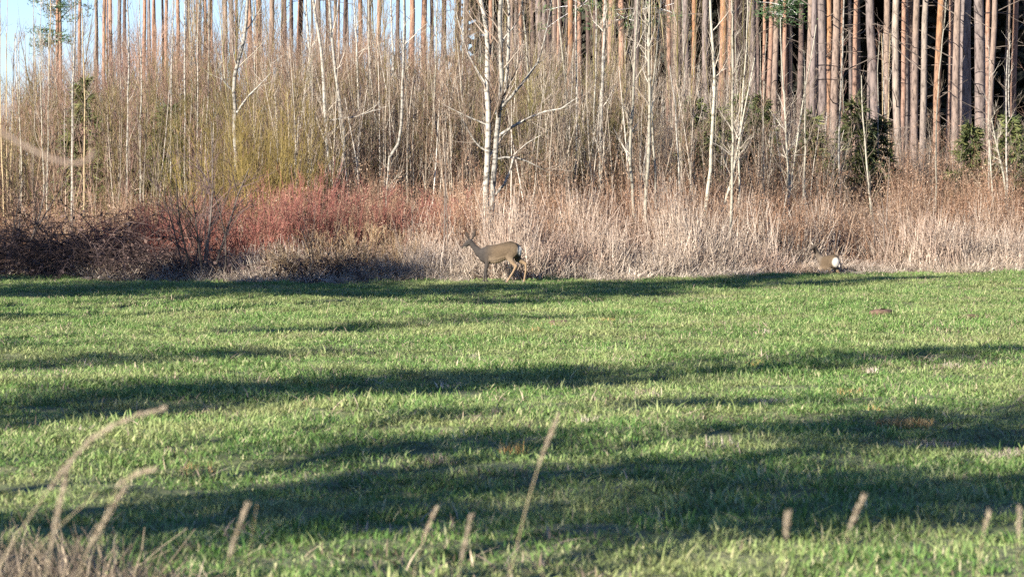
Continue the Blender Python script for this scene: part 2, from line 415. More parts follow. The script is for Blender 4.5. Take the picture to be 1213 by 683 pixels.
def reed_proto(n, rad, hmin, hmax, w, lean=0.35, leaves=1):
    parts = [blade_tuft(n, rad, hmin, hmax, w, lean, 4, 0.7)]
    a = rnd(0, 6.28, n); q = rad * np.sqrt(rnd(0, 1, n))
    S = np.stack([q * np.cos(a), q * np.sin(a), np.zeros(n)], -1)
    D = np.stack([rng.normal(0, lean * .35, n), rng.normal(0, lean * .35, n), np.ones(n)], -1)
    st = grow(S, D, rnd(hmin, hmax, n) * 1.1, np.full(n, w * 0.42), 4, 0.0, 0.05, 0.5)
    parts.append(tubes(*st, 3))
    if leaves:
        lf = spawn(*st, leaves, 0.35, 1.0, 0.4, 1.1, hmax * .12, hmax * .28, 0.8, 0.2, -0.5, 0.1, 3, w * 0.35)
        parts.append(tubes(*lf, 3))
    return join(parts)

def leafy_proto(n, h, spread, leaf=0.04, nl=5):
    a = rnd(0, 6.28, n); q = spread * np.sqrt(rnd(0, 1, n))
    S = np.stack([q * np.cos(a), q * np.sin(a), np.zeros(n)], -1)
    D = np.stack([rng.normal(0, .12, n), rng.normal(0, .12, n), np.ones(n)], -1)
    st = grow(S, D, h * rnd(0.6, 1.0, n), np.full(n, 0.006), 4, 0.1, 0.06, 0.4)
    br = spawn(*st, 3, 0.4, 0.98, 0.4, 1.0, h * .1, h * .25, 0.6, 0.4, 0.3, 0.15, 3, 0.003)
    c = br[0][:, 1:].reshape(-1, 3); c = np.repeat(c, nl // 2, 0) + rng.normal(0, 0.05, (len(c) * (nl // 2), 3))
    m_ = len(c); u = norm(rng.normal(0, 1, (m_, 3))); v = norm(np.cross(u, rng.normal(0, 1, (m_, 3))))
    s_ = leaf * rnd(0.5, 1.1, m_)[:, None]
    Vq = np.stack([c - u * s_ * .5, c + v * s_ * .3, c + u * s_ * .5, c - v * s_ * .3], 1).reshape(-1, 3)
    Fq = np.arange(m_ * 4).reshape(-1, 4)
    return join([tubes(*st, 3), tubes(*br, 3), (Vq, Fq)])

DEER2_D = float(edge(px2x(982, 67.5))) + 0.6; DEER2_X = px2x(982, DEER2_D)
LOW = {}
def place(n, px0, px1, s0, s1, keep=None):
    """N points between photo columns px0..px1, s0..s1 metres behind the meadow's edge."""
    px = rnd(px0, px1, n); s = rnd(s0, s1, n)
    d = np.interp(px, E_PX, E_D) + s
    xx = px2x(px, d)
    d = edge(xx) + s; xx = px2x(px, d)
    rx, ry = xx - DEER2_X, d - DEER2_D                                        # plants thinned and lowered sunward so the second deer is seen and lit
    tt, pp = -(rx * SH[0] + ry * SH[1]), np.abs(rx * SH[1] - ry * SH[0])
    ok = ~((np.abs(px - 976) < 34) & (s < 0.75)) | ((s < .25) & (rnd(0, 1, n) < 0.25))
    ok &= ~((np.abs(px - 586) < 46) & (s < 0.4))
    LOW['f'] = np.where((pp < 1.3) & (tt > -2.5) & (tt < 3.5), np.clip(0.30 + 0.12 * tt + 0.35 * np.maximum(pp - .6, 0), .25, 1), 1.0)[ok]
    return px[ok], s[ok], xx[ok], d[ok]

def scat(name, protos, px, s, x, y, hs, label, cat, tilt=0.06, ws=None):
    n = len(x); ws = np.ones(n) if ws is None else ws
    if len(LOW.get('f', ())) == n and n > 100: hs = hs * LOW['f']
    scatter(name, protos, np.stack([x, y, ground_z(x, y)], -1), np.stack([rng.normal(0, tilt, n), rng.normal(0, tilt, n), rnd(0, 6.28, n)], -1),
            np.stack([ws, ws, hs], -1), rng.integers(0, len(protos), n), label, cat)

# bleached grass along the foot of the thicket, over the whole width
protos = [mesh('thatch_tuft', *reed_proto(26, 0.28, 0.15, 0.62, 0.014, 1.0, 0), M['thatch'], False) for _ in range(4)]
px, s, x, y = place(2000, -120, 1330, -0.8, 3.0)
k_ = (s > 0) | (np.sin(px * .11) + np.sin(px * .043 + 2) > .2); px, s, x, y = px[k_], s[k_], x[k_], y[k_]; LOW['f'] = LOW['f'][k_]
hs = rnd(0.5, 1.15, len(x)) * np.interp(px, [-100, 230, 400, 640, 1213], [0.55, 0.6, 0.8, 1.0, 1.0]) * np.interp(s, [-.5, 0, 0.5, 3], [.2, 0.45, .95, 1.1])
scat('bleached_grass', protos, px, s, x, y, hs, 'bleached dead grass along the foot of the thicket', 'dry grass', 0.2)

# tall straw stems
protos = [mesh('straw_clump', *reed_proto(16, 0.34, 0.5, 1.75, 0.016, 0.55 if _ % 2 else 0.3, _ % 3 == 0), M['straw'], False) for _ in range(6)]
px, s, x, y = place(1850, 500, 1330, 0.4, 5.0)
hs = rnd(0.55, 1.2, len(x)) * np.interp(s, [0.4, 1.2, 6.5], [0.5, 0.75, 1.05]) * np.interp(px, [440, 560, 700, 800, 1000, 1213], [0.6, 0.85, 1.0, 1.0, 0.8, 0.75]) * (0.85 + 0.4 * np.sin(px * .045 + s * 1.7) * np.sin(px * .019 + 1 - s))
scat('straw_stems', protos, px, s, x, y, hs, 'tall straw coloured dead stems behind the two deer', 'dry stems', 0.1)
px, s, x, y = place(420, 270, 560, 0.8, 5)
hs = rnd(0.35, 0.7, len(x)) * np.interp(s, [0.5, 1.5, 6.5], [0.45, 0.7, 1.1])
scat('straw_stems', protos, px, s, x, y, hs, 'dry stems among the dark shrubs left of the first deer', 'dry stems', 0.12)

# rust brown leafy herbs behind the straw
protos = [mesh('rust_clump', *leafy_proto(16, 2.3, 0.5), M['rust'], False) for _ in range(5)]
px, s, x, y = place(1500, 290, 1330, 2.4, 10)
hs = rnd(0.65, 1.1, len(x)) * np.interp(s, [2.4, 10], [0.72, 1.2]) * np.interp(px, [290, 430, 700, 1000, 1213], [.8, 0.95, 1.0, 0.95, 1.0]) * (0.9 + 0.35 * np.sin(px * .037 + s * 1.3) * np.sin(px * .023 - s))
scat('rust_undergrowth', protos, px, s, x, y, hs, 'rust brown withered undergrowth behind the straw stems', 'undergrowth', 0.08)
px, s, x, y = place(260, -120, 440, 4.5, 9)
scat('rust_undergrowth', protos, px, s, x, y, rnd(0.4, 0.75, len(x)), 'rust brown undergrowth between the shrubs on the left', 'undergrowth', 0.08)

# twiggy thickets of different tints
def thicket(name, mat_, n, px0, px1, s0, s1, h0, h1, label, hx=None, proto=None, stem='rawtwig'):
    protos = []
    for i in range(6):
        v, f, mi = sapling_proto(4.0, rnd(0.014, 0.024), *(proto or (15, 1.3, 4, 0.65, (0.25, 0.65), 0.12, 0.45, 0.0042)))
        protos.append(mesh(name + '_sapling', v, f, [M[mat_], M[stem]], False, mi))
    px, s, x, y = place(n, px0, px1, s0, s1)
    n = len(px); hs = rnd(h0, h1, n) / 4.0
    if hx: hs = hs * np.interp(px, *hx)
    scat(name, protos, px, s, x, y, hs, label, 'thicket', 0.05, rnd(0.7, 1.15, n))
    return protos
thicket('reddish_thicket', 'redtwig', 1050, -150, 640, 10, 20, 3.6, 5.3, 'pinkish brown twiggy thicket below the pines on the left', ([-150, 0, 40, 150, 400, 620], [0.7, 0.7, 0.88, 0.98, 0.95, 0.8]), None, 'greytwig')
thicket('olive_thicket', 'olive', 560, -150, 760, 7, 14, 2.6, 4.2, 'olive brown saplings in front of the reddish thicket')
thicket('brown_thicket', 'redtwig', 300, -150, 560, 6, 14, 2.2, 3.8, 'brown twigs mixed among the olive saplings on the left', None, None, 'greytwig')
thicket('tall_thicket', 'greytwig', 80, 60, 900, 8, 22, 5.0, 8.0, 'tall thin whips reaching over the thicket in front of the pines', None, (20, 1.5, 3, 0.7, (0.25, 0.6), 0.3, 0.5, 0.0042), 'olive')
thicket('grey_thicket', 'greytwig', 760, 330, 1000, 6, 18, 3.0, 4.9, 'grey beige twiggy thicket in the middle of the wood edge', ([330, 600, 850, 1000], [1.0, 1.0, 0.85, 0.62]), None, 'paletwig')
thicket('sparse_thicket', 'greytwig', 260, 880, 1400, 6, 20, 2.0, 3.0, 'low grey twigs at the foot of the pines on the right')

# ------------------------------------------------------------------ pines
ORD = ['first', 'second', 'third', 'fourth', 'fifth', 'sixth', 'seventh', 'eighth', 'ninth', 'tenth', 'eleventh', 'twelfth', 'thirteenth',
       'fourteenth', 'fifteenth', 'sixteenth', 'seventeenth', 'eighteenth', 'nineteenth', 'twentieth', 'twenty-first', 'twenty-second',
       'twenty-third', 'twenty-fourth', 'twenty-fifth', 'twenty-sixth', 'twenty-seventh', 'twenty-eighth', 'twenty-ninth', 'thirtieth',
       'thirty-first', 'thirty-second', 'thirty-third', 'thirty-fourth', 'thirty-fifth', 'thirty-sixth', 'thirty-seventh', 'thirty-eighth',
       'thirty-ninth', 'fortieth', 'forty-first', 'forty-second', 'forty-third', 'forty-fourth', 'forty-fifth', 'forty-sixth', 'forty-seventh',
       'forty-eighth', 'forty-ninth', 'fiftieth']

def needle_cloud(C, per, rad, ln, w):
    """Needle sprays round the clump centres C: small narrow faces."""
    n = len(C) * per
    c = np.repeat(C, per, 0); u = norm(rng.normal(0, 1, (n, 3))); u[:, 2] = np.abs(u[:, 2]) * 0.8
    c = c + rng.normal(0, rad, (n, 3)) * np.array([1, 1, 0.55])
    v = norm(np.cross(u, rng.normal(0, 1, (n, 3))))
    l_ = ln * rnd(0.6, 1.2, n)[:, None]
    V = np.stack([c - v * w * .5, c + v * w * .5, c + u * l_ + v * w * .2, c + u * l_ - v * w * .2], 1).reshape(-1, 3)
    return V, np.arange(n * 4).reshape(-1, 4)

def crown_mesh(z0, z1, rad, nb, per=26, clump=0.42, w=0.05, ln=0.30, name='pine_crown'):
    """Limbs with needle clumps between heights Z0 and Z1."""
    z = rnd(z0, z1, nb); a = rnd(0, 6.28, nb)
    u = (z - z0) / (z1 - z0)
    L = rad * rnd(0.6, 1.1, nb) * (1 - 0.75 * np.abs(u - 0.4) ** 1.3 * 1.6).clip(0.2, 1)
    S = np.stack([np.zeros(nb), np.zeros(nb), z], -1)
    D = np.stack([np.cos(a), np.sin(a), rnd(0.0, 0.5, nb)], -1)
    P, R = grow(S, D, L, np.full(nb, 0.035), 4, 0.15, 0.12)
    C = np.concatenate([P[:, 2], P[:, 3], 0.5 * (P[:, 2] + P[:, 3])])
    C = C + rng.normal(0, 0.18, C.shape)
    v1, f1 = tubes(P, R, 3); v2, f2 = needle_cloud(C, per, clump, ln, w)
    V, F = join([(v1, f1), (v2, f2)])
    return mesh(name, V, F, [M['pine'], M['needle']], False, np.concatenate([np.zeros(len(f1)), np.ones(len(f2))]))

crowns = [crown_mesh(11.5, 20, 2.3, 42) for _ in range(4)]
high_crowns = [crown_mesh(13.5, 21, 2.0, 34) for _ in range(3)]

def stub_mesh():
    S = np.zeros((1, 3)); D = np.array([[1, 0, rnd(-0.3, 0.5)]])
    P, R = grow(S, D, np.array([rnd(0.6, 2.0)]), np.array([0.016]), 4, rnd(-0.2, 0.4), 0.12, 0.35)
    tw = spawn(P, R, 2, 0.4, 0.9, 0.3, 0.8, 0.2, 0.5, k=3)
    return mesh('branch', *join([tubes(P, R, 4), tubes(*tw, 3)]), M['bark_dark'])
stubs = [stub_mesh() for _ in range(6)]

def trunk_path(pxs, d, wpx, h, gy0):
    """Pixel polyline (top first) -> local path from the ground up to height H."""
    pts = [(px2x(p, d), py2z(q, d)) for p, q in pxs][::-1]
    pts = [(pts[0][0], gy0 - 0.1)] + [p for p in pts if p[1] > gy0 + 0.4]
    (xa, za), (xb, zb) = pts[-2], pts[-1]
    sl = np.clip((xb - xa) / max(zb - za, 0.5), -0.12, 0.12)
    if zb < h: pts += [(xb + sl * 0.5 * (h - zb) * .5, zb + (h - zb) * .5), (xb + sl * .3 * (h - zb), h)]
    return pts

def pine(top_px, bot_px, wpx, d, colour, label, group, crown, nst=0, detail=True, mid=None):
    gx_ = px2x(bot_px, d); g0 = gz(gx_, d)
    pl = [(top_px, 0)] + ([mid] if mid else []) + [(bot_px, 150)]
    h = 20.5
    pts = trunk_path(pl, d, wpx, h, g0)
    x0 = pts[0][0]
    P = np.array([[(p[0] - x0, 0, p[1] - g0) for p in pts]])
    zz = np.linspace(P[0, 0, 2], P[0, -1, 2], 12 if detail else 6)
    xx = np.interp(zz, P[0, :, 2], P[0, :, 0])
    wob = 0.03 * np.sin(zz * 0.8 + rnd(0, 6)) * sst(0.3, 3, zz)
    P = np.stack([xx + wob, rnd(-.02, .02, len(zz)), zz], -1)[None]
    r0 = wpx * d / FPX / 2
    zt = 1.6 + 150 * d / FPX
    R = (r0 * (1.0 - 0.6 * np.clip((zz - zt) / (h - zt), -0.25, 1)))[None].copy()
    R[0, 0] *= 1.3
    t = thing('pine_tree', label, 'tree', (x0, d, g0), 0, group)
    tr = link('trunk', mesh('trunk', *tubes(P, R, 9 if detail else 6), M['pine']), t)
    tr.color = (*colour, 1)
    c = link('crown', crown, t); c.location = (xx[-1] * 0.8, 0, 0); c.rotation_euler = (0, 0, rnd(0, 6.28)); c.color = (*colour, 1)
    for _ in range(nst):
        z = rnd(2.5, 9); i = float(np.interp(z, zz, np.arange(len(zz))))
        b_ = link('branch', stubs[rng.integers(0, len(stubs))], t)
        b_.location = (float(np.interp(z, zz, P[0, :, 0])), 0, z); b_.rotation_euler = (0, 0, rnd(0, 6.28))
        k_ = rnd(0.6, 1.3); b_.scale = (k_, k_, k_)
    return t

OR, TAN, GRY, DRK, PAL, BRT = (0.31, 0.185, 0.125), (0.225, 0.17, 0.13), (0.175, 0.147, 0.135), (0.10, 0.07, 0.06), (0.29, 0.25, 0.20), (0.29, 0.155, 0.075)
CN = {OR: 'orange', TAN: 'tan', GRY: 'grey', DRK: 'dark brown', PAL: 'pale buff', BRT: 'bright orange'}
# photo column at the top edge, column at row 150, width in pixels, colour
LEFT = [(71.7, 71.5, 4.4, OR), (96, 95, 4, OR), (114, 113, 3, TAN), (124, 124.5, 4, OR), (132.5, 132, 4, OR), (143, 142, 4.6, GRY), (149, 149, 4, DRK),
        (171.6, 171, 4.6, OR), (177, 177, 3.4, GRY), (183, 182.5, 3.3, OR), (193, 193, 3, TAN), (197.5, 198, 4, OR), (211, 211, 4.6, OR), (223, 222, 4.4, GRY),
        (235, 234.5, 4.6, OR), (249, 248, 4.6, OR), (267, 266, 4.8, TAN), (274.5, 275, 5.6, GRY), (280, 280, 3.6, OR), (296, 295.5, 5.4, OR), (306.5, 306, 3.8, OR),
        (308, 306, 6, OR), (322, 320, 6.2, TAN), (337.5, 337, 4.2, DRK), (346, 345, 4.2, DRK), (357, 354, 7.2, OR), (377, 376, 6.4, GRY), (388, 388, 4.6, OR),
        (397, 396, 4.2, TAN), (409, 408, 4.6, DRK), (427, 426, 5.6, OR), (438, 437.5, 5.4, TAN), (449, 448, 5.2, OR), (472, 471, 5, DRK), (488, 487, 6.4, OR),
        (503, 502.5, 7, OR), (511, 511, 4.6, OR), (525.5, 525, 6, DRK), (543, 542, 6.6, OR), (552.5, 552, 5.8, DRK), (568, 567, 5.4, TAN), (582, 581, 5.2, OR)]
RIGHT = [(605, 604, 5.2, DRK), (616, 616, 5, OR), (638, 640, 8, GRY), (644, 645, 6, GRY), (662, 661, 6.2, OR), (675, 674, 6.8, BRT), (686, 685, 6.2, OR), (696, 696, 4.6, DRK),
         (723, 722.5, 6.2, OR), (735, 735, 7.2, OR), (754, 753, 7.2, GRY), (761, 760, 4.4, TAN), (792, 790, 5.8, OR), (801.5, 802, 10.2, TAN), (812.5, 812, 8.2, GRY),
         (821, 821, 5.6, BRT), (836, 835, 7, GRY), (856, 855, 8.6, BRT), (865.5, 865, 5.2, OR), (875.5, 874, 6.2, OR), (890.5, 891, 9.2, GRY), (897.5, 897, 3.6, DRK),
         (904.5, 904.5, 4.2, OR), (913, 910, 5.6, OR), (920, 917, 6.6, TAN), (948, 946.5, 6.2, DRK), (959, 956.5, 7.2, TAN), (963.5, 963, 6.6, GRY), (972.5, 973, 9.2, GRY),
         (981, 980.5, 6, BRT), (989.5, 987.5, 8.7, TAN), (1014, 1012, 5.6, OR), (1030, 1037, 10.2, GRY), (1051, 1047, 7.6, TAN), (1060, 1064.5, 8.2, PAL),
         (1071, 1068, 5.6, OR), (1086, 1082, 7.8, TAN), (1097, 1092, 7.2, PAL), (1114.5, 1108.5, 8, BRT), (1126, 1122, 5.4, OR), (1135, 1130, 8.4, TAN), (1144, 1143, 12.8, GRY),
         (1157, 1161.5, 11.8, GRY), (1170, 1170, 5.8, OR), (1176.5, 1171.5, 6.6, TAN), (1194, 1191, 5, TAN), (1202, 1200, 6.4, OR), (1229, 1226, 8, GRY), (1244, 1246, 7, OR)]
MID = {1030: (1030, 60), 1060: (1057, 60), 1097: (1093, 40), 1144: (1143, 60)}
GR = 'tall pines standing along the wood behind the thicket'
allp = [(q, 'L') for q in LEFT] + [(q, 'R') for q in RIGHT]
for i, ((tp, bt, w, c), side) in enumerate(allp):
    if side == 'L':
        d = rnd(118, 142); cr = high_crowns[i % 3]
        where = f'{ORD[i]} large trunk from the left along the top edge'
    else:
        k = len(allp) - 3 - i
        d = np.interp(tp, [600, 850, 1250], [110, 98, 88]) + rnd(-5, 5) + (8 if w < 6.5 else 0); cr = crowns[i % 4]
        where = f'{ORD[k]} large trunk from the right along the top edge' if k >= 0 else 'right beyond the edge of the picture'
    if k if side == 'R' and k < 0 else False: where = f'{["just", "further"][-k - 1]} beyond the right edge'
    thick = 'slender' if w < 4.5 else ('thick' if w > 8 else 'straight')
    jit_c = rnd(0.88, 1.12)
    pine(tp, bt, w, float(d), tuple(np.array(c) * jit_c), f'{thick} {CN[c]} pine, {where}', GR, cr,
         (9 if tp > 850 else 5) if side == 'R' else 2, True, MID.get(tp))
# rows behind, half hidden
for i in range(70):
    p0 = rnd(600, 1290); d = float(rnd(108, 140))
    c = [OR, TAN, DRK, DRK, GRY][rng.integers(0, 5)]
    pine(p0, p0 + rnd(-3, 3), rnd(3.2, 5.5), d, c, 'thin pine trunk at the back of the dark stand, half hidden by thicker trunks', 'thin pines at the back of the stand', crowns[i % 4], 0, False)
for i in range(24):
    p0 = rnd(105, 600); d = float(rnd(142, 165))
    c = [OR, TAN, DRK, GRY][rng.integers(0, 4)]
    pine(p0, p0 + rnd(-2, 2), rnd(2.4, 3.6), d, c, 'far thin pine trunk with pale sky showing beside it', 'far thin pines on the left', high_crowns[i % 3], 0, False)

# dark spruces shutting off the view at the back
def spruce_mesh(h, rad, whorls, per, ln, w, m_, low=0.08):
    S, D, L = [], [], []
    for i in range(whorls):
        u = i / whorls; z = h * (low + (0.97 - low) * u)
        for q in range(per):
            a = rnd(0, 6.28)
            S.append((0, 0, z + rnd(-.1, .1))); D.append((math.cos(a), math.sin(a), rnd(-0.25, 0.15))); L.append(rad * (1 - u * 0.92) * rnd(0.65, 1.1))
    P, R = grow(np.array(S), np.array(D, float), np.array(L), np.full(len(S), 0.012), 4, 0.05, 0.08)
    n = 16; k = len(S)
    t = rnd(0.15, 1, (k, n)) * 3; i = np.minimum(t.astype(int), 2); f = (t - i)[..., None]
    ar = np.arange(k)[:, None]
    C = (P[ar, i] * (1 - f) + P[ar, i + 1] * f).reshape(-1, 3)
    T = norm(P[ar, i + 1] - P[ar, i]).reshape(-1, 3)
    u = norm(T + rng.normal(0, 0.5, T.shape) + np.array([0, 0, -0.15])); v = norm(np.cross(u, rng.normal(0, 1, u.shape)))
    l_ = ln * rnd(0.6, 1.2, len(C))[:, None]
    V = np.stack([C - v * w * .5, C + v * w * .5, C + u * l_ + v * w * .15, C + u * l_ - v * w * .15], 1).reshape(-1, 3)
    F = np.arange(len(V)).reshape(-1, 4)
    st = tubes(np.array([[[0, 0, -0.1], [0, 0, h * .5], [0, 0, h]]]), np.array([[h * .012, h * .007, .004]]), 5)
    br = tubes(P, R, 3)
    return st, join([br, (V, F)])
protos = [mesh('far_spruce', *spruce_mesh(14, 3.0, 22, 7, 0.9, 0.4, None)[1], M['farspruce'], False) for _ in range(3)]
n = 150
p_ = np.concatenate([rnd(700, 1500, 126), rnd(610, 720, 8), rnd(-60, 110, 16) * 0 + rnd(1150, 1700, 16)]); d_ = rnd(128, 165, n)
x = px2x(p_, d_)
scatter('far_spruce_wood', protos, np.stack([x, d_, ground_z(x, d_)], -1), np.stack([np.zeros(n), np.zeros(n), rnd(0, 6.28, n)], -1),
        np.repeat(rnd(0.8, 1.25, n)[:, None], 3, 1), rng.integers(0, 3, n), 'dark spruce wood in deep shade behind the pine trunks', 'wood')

# ------------------------------------------------------------------ pale saplings and birches at the wood's edge
def leaf_off_tree(name, cat, label, d, stems, widths, bark, twig='paletwig', group=None, top=8.5, nb=16, bl=1.1, limbs=(), low=0.25, ang=(0.4, 0.95), up=0.5, tw=4):
    """A bare tree from photo polylines (bottom first). The first polyline goes to the ground; the others join it. LIMBS are big branches."""
    st0 = stems[0]; x0 = px2x(st0[0][0], d); g0 = gz(x0, d)
    t = thing(name, label, cat, (x0, d, g0), 0, group)
    crown = []
    for si, (pl, w) in enumerate(zip(list(stems) + list(limbs), list(widths[:len(stems)]) + [w_ for w_ in widths[len(stems):]])):
        is_limb = si >= len(stems)
        pts = [(px2x(a, d) - x0, py2z(b_, d) - g0) for a, b_ in pl]
        if si == 0 and pts[0][1] > 0: pts = [(pts[0][0] - 0.02, -0.15)] + pts
        if not is_limb:
            (xa, za), (xb, zb) = pts[-2], pts[-1]
            if pl[-1][1] <= 6 and zb < top:
                sl = np.clip((xb - xa) / max(zb - za, .3), -.25, .25)
                pts += [(xb + sl * .4 * (top - zb), zb + .5 * (top - zb)), (xb + sl * .5 * (top - zb), top)]
        pts = np.array(pts); q = np.concatenate([[0], np.cumsum(np.hypot(*np.diff(pts, axis=0).T))])
        k = max(6, int(q[-1] / 0.35)); tt = np.linspace(0, q[-1], k)
        xs, zs = np.interp(tt, q, pts[:, 0]), np.interp(tt, q, pts[:, 1])
        if k > 8:
            for _ in range(1):
                xs[1:-1] = 0.25 * xs[:-2] + 0.5 * xs[1:-1] + 0.25 * xs[2:]; zs[1:-1] = 0.25 * zs[:-2] + 0.5 * zs[1:-1] + 0.25 * zs[2:]
        slope = rnd(-.1, .1) if si == 0 else (rnd(0.2, 0.5) * rng.choice([-1, 1]) if is_limb else -rnd(.15, .3))
        yy = (-0.16 if si == 1 else 0) + np.cumsum(rng.normal(0, 0.012, k)) + slope * (tt if si else 0 * tt) * 0.4
        P = np.stack([xs + rng.normal(0, 0.006, k), yy, zs], -1)[None]
        r0 = w * d / FPX / 2
        R = (r0 * np.linspace(1.05, 0.35 if not is_limb else 0.22, k))[None]
        nm = 'trunk' if si == 0 else ('branch' if is_limb else 'stem')
        link(nm, mesh(nm, *tubes(P, R, 7), M[bark]), t)
        m_ = nb if not is_limb else max(4, nb // 3)
        br = spawn(P, R, m_, low if not is_limb else 0.25, 0.98, *ang, bl * .4, bl * (1 if not is_limb else .6), 0.42, 0.5, up, 0.12, 5, 0.0045)
        tws = spawn(*br, tw, 0.2, 0.97, 0.3, 0.8, bl * .2, bl * .5, 0.6, 0.4, up, 0.14, 4, 0.0035)
        crown += [tubes(*br, 4), tubes(*tws, 3)]
    link('crown', mesh('crown', *join(crown), M[twig], False), t)
    return t

# the big double-stemmed tree over the first deer
Z8 = lambda *p: [(540 + a / 2.443, b_ / 2.443) for a, b_ in p]
leaf_off_tree('birch_tree', 'tree', 'large pale double stemmed tree right behind the first deer', 62.6,
              [Z8((88, 690), (86, 560), (90, 480), (96, 350), (92, 320), (88, 240), (95, 150), (85, 60), (70, 0)),
               Z8((97, 690), (104, 590), (112, 500), (115, 390), (130, 310), (134, 210), (126, 110), (131, 0)),
               Z8((128, 320), (146, 260), (149, 210), (147, 150), (160, 60), (150, 0))],
              [8.0, 6.8, 4.2, 3.8, 4.0, 3.4, 2.8, 2.4, 2.6, 2.4, 2.2], 'birch', 'greytwig', None, 9.0, 32, 1.3,
              [Z8((115, 330), (170, 270), (215, 215), (245, 170), (262, 80), (280, 0)), Z8((122, 395), (190, 352), (250, 325), (300, 318), (345, 288)),
               Z8((108, 570), (125, 550), (155, 515), (160, 475), (165, 450), (205, 415), (245, 392)), Z8((112, 462), (160, 452), (215, 470), (270, 500)),
               Z8((92, 362), (50, 345), (0, 322), (-40, 300)), Z8((90, 250), (40, 170), (10, 80), (-5, 0)), Z8((93, 440), (60, 420), (10, 330)),
               Z8((128, 130), (180, 60), (195, 0))], tw=5)
Q2 = lambda *p: [(300 + a / 3.903, b_ / 3.903) for a, b_ in p]
Q6 = lambda *p: [(300 + a / 3.903, 170 + b_ / 3.903) for a, b_ in p]
leaf_off_tree('birch_tree', 'tree', 'white forked birch in front of the yellow willow', 66,
              [[(280.5, 222), (280.8, 205), (279.5, 190), (278.5, 160), (280, 135), (276.5, 115), (275, 95), (278, 80), (285, 65), (292, 45), (293, 5)]],
              [6.6, 3.0, 2.4], 'birch', 'paletwig', None, 7.5, 12, 0.9, [[(281, 134), (292, 118), (303, 106), (311, 98), (322, 86)], [(275, 106), (267, 98), (258, 82)]], 0.5)
leaf_off_tree('birch_tree', 'tree', 'pale Y shaped birch rising from the red dogwood', 65.5,
              [[(394.5, 262), (395.5, 240), (396.5, 222), (391, 200), (387.5, 172), (386.5, 143), (383.5, 110), (383, 74), (376, 30), (372, 2)],
               [(397, 221), (402, 210), (408.5, 200), (410, 185), (409, 172), (408, 150), (403, 120), (398, 90), (394, 40), (392, 2)]],
              [5.4, 4.2, 3], 'birch', 'paletwig', None, 8, 13, 0.95, [[(387.5, 143), (405, 141), (425, 138), (445, 130)]])
leaf_off_tree('birch_tree', 'tree', 'slim curving pale birch left of the Y shaped one', 69,
              [[(370, 190), (370.5, 175), (373, 140), (372.5, 115), (366, 88), (368.5, 65), (364, 30), (362.5, 2)]], [4.6], 'birch', 'paletwig', None, 8, 14, 0.9)
leaf_off_tree('birch_tree', 'tree', 'broken white birch with a hooked side branch above the grass', 64.5,
              [[(456, 290), (456.5, 265), (458.5, 230), (460, 200), (461, 187)], [(461, 187), (466, 188), (471, 184), (476, 174), (478, 160), (475, 140), (477.5, 100), (480, 40), (479, 2)]],
              [4.8, 3.6], 'birch', 'paletwig', None, 8, 12, 0.9)
leaf_off_tree('birch_tree', 'tree', 'pale two stemmed birch with a wide V at its foot behind the straw', 66,
              [[(839, 300), (839, 288), (835, 270), (834, 255), (839, 228), (843, 170), (844.5, 130), (847, 118), (842, 25), (841, 2)],
               [(839, 288), (846, 276), (850, 264), (856, 245), (863, 225), (869, 200), (875, 160), (884, 110), (892, 70)]], [5.0, 3.4], 'aspen', 'paletwig', None, 8, 14, 0.9)
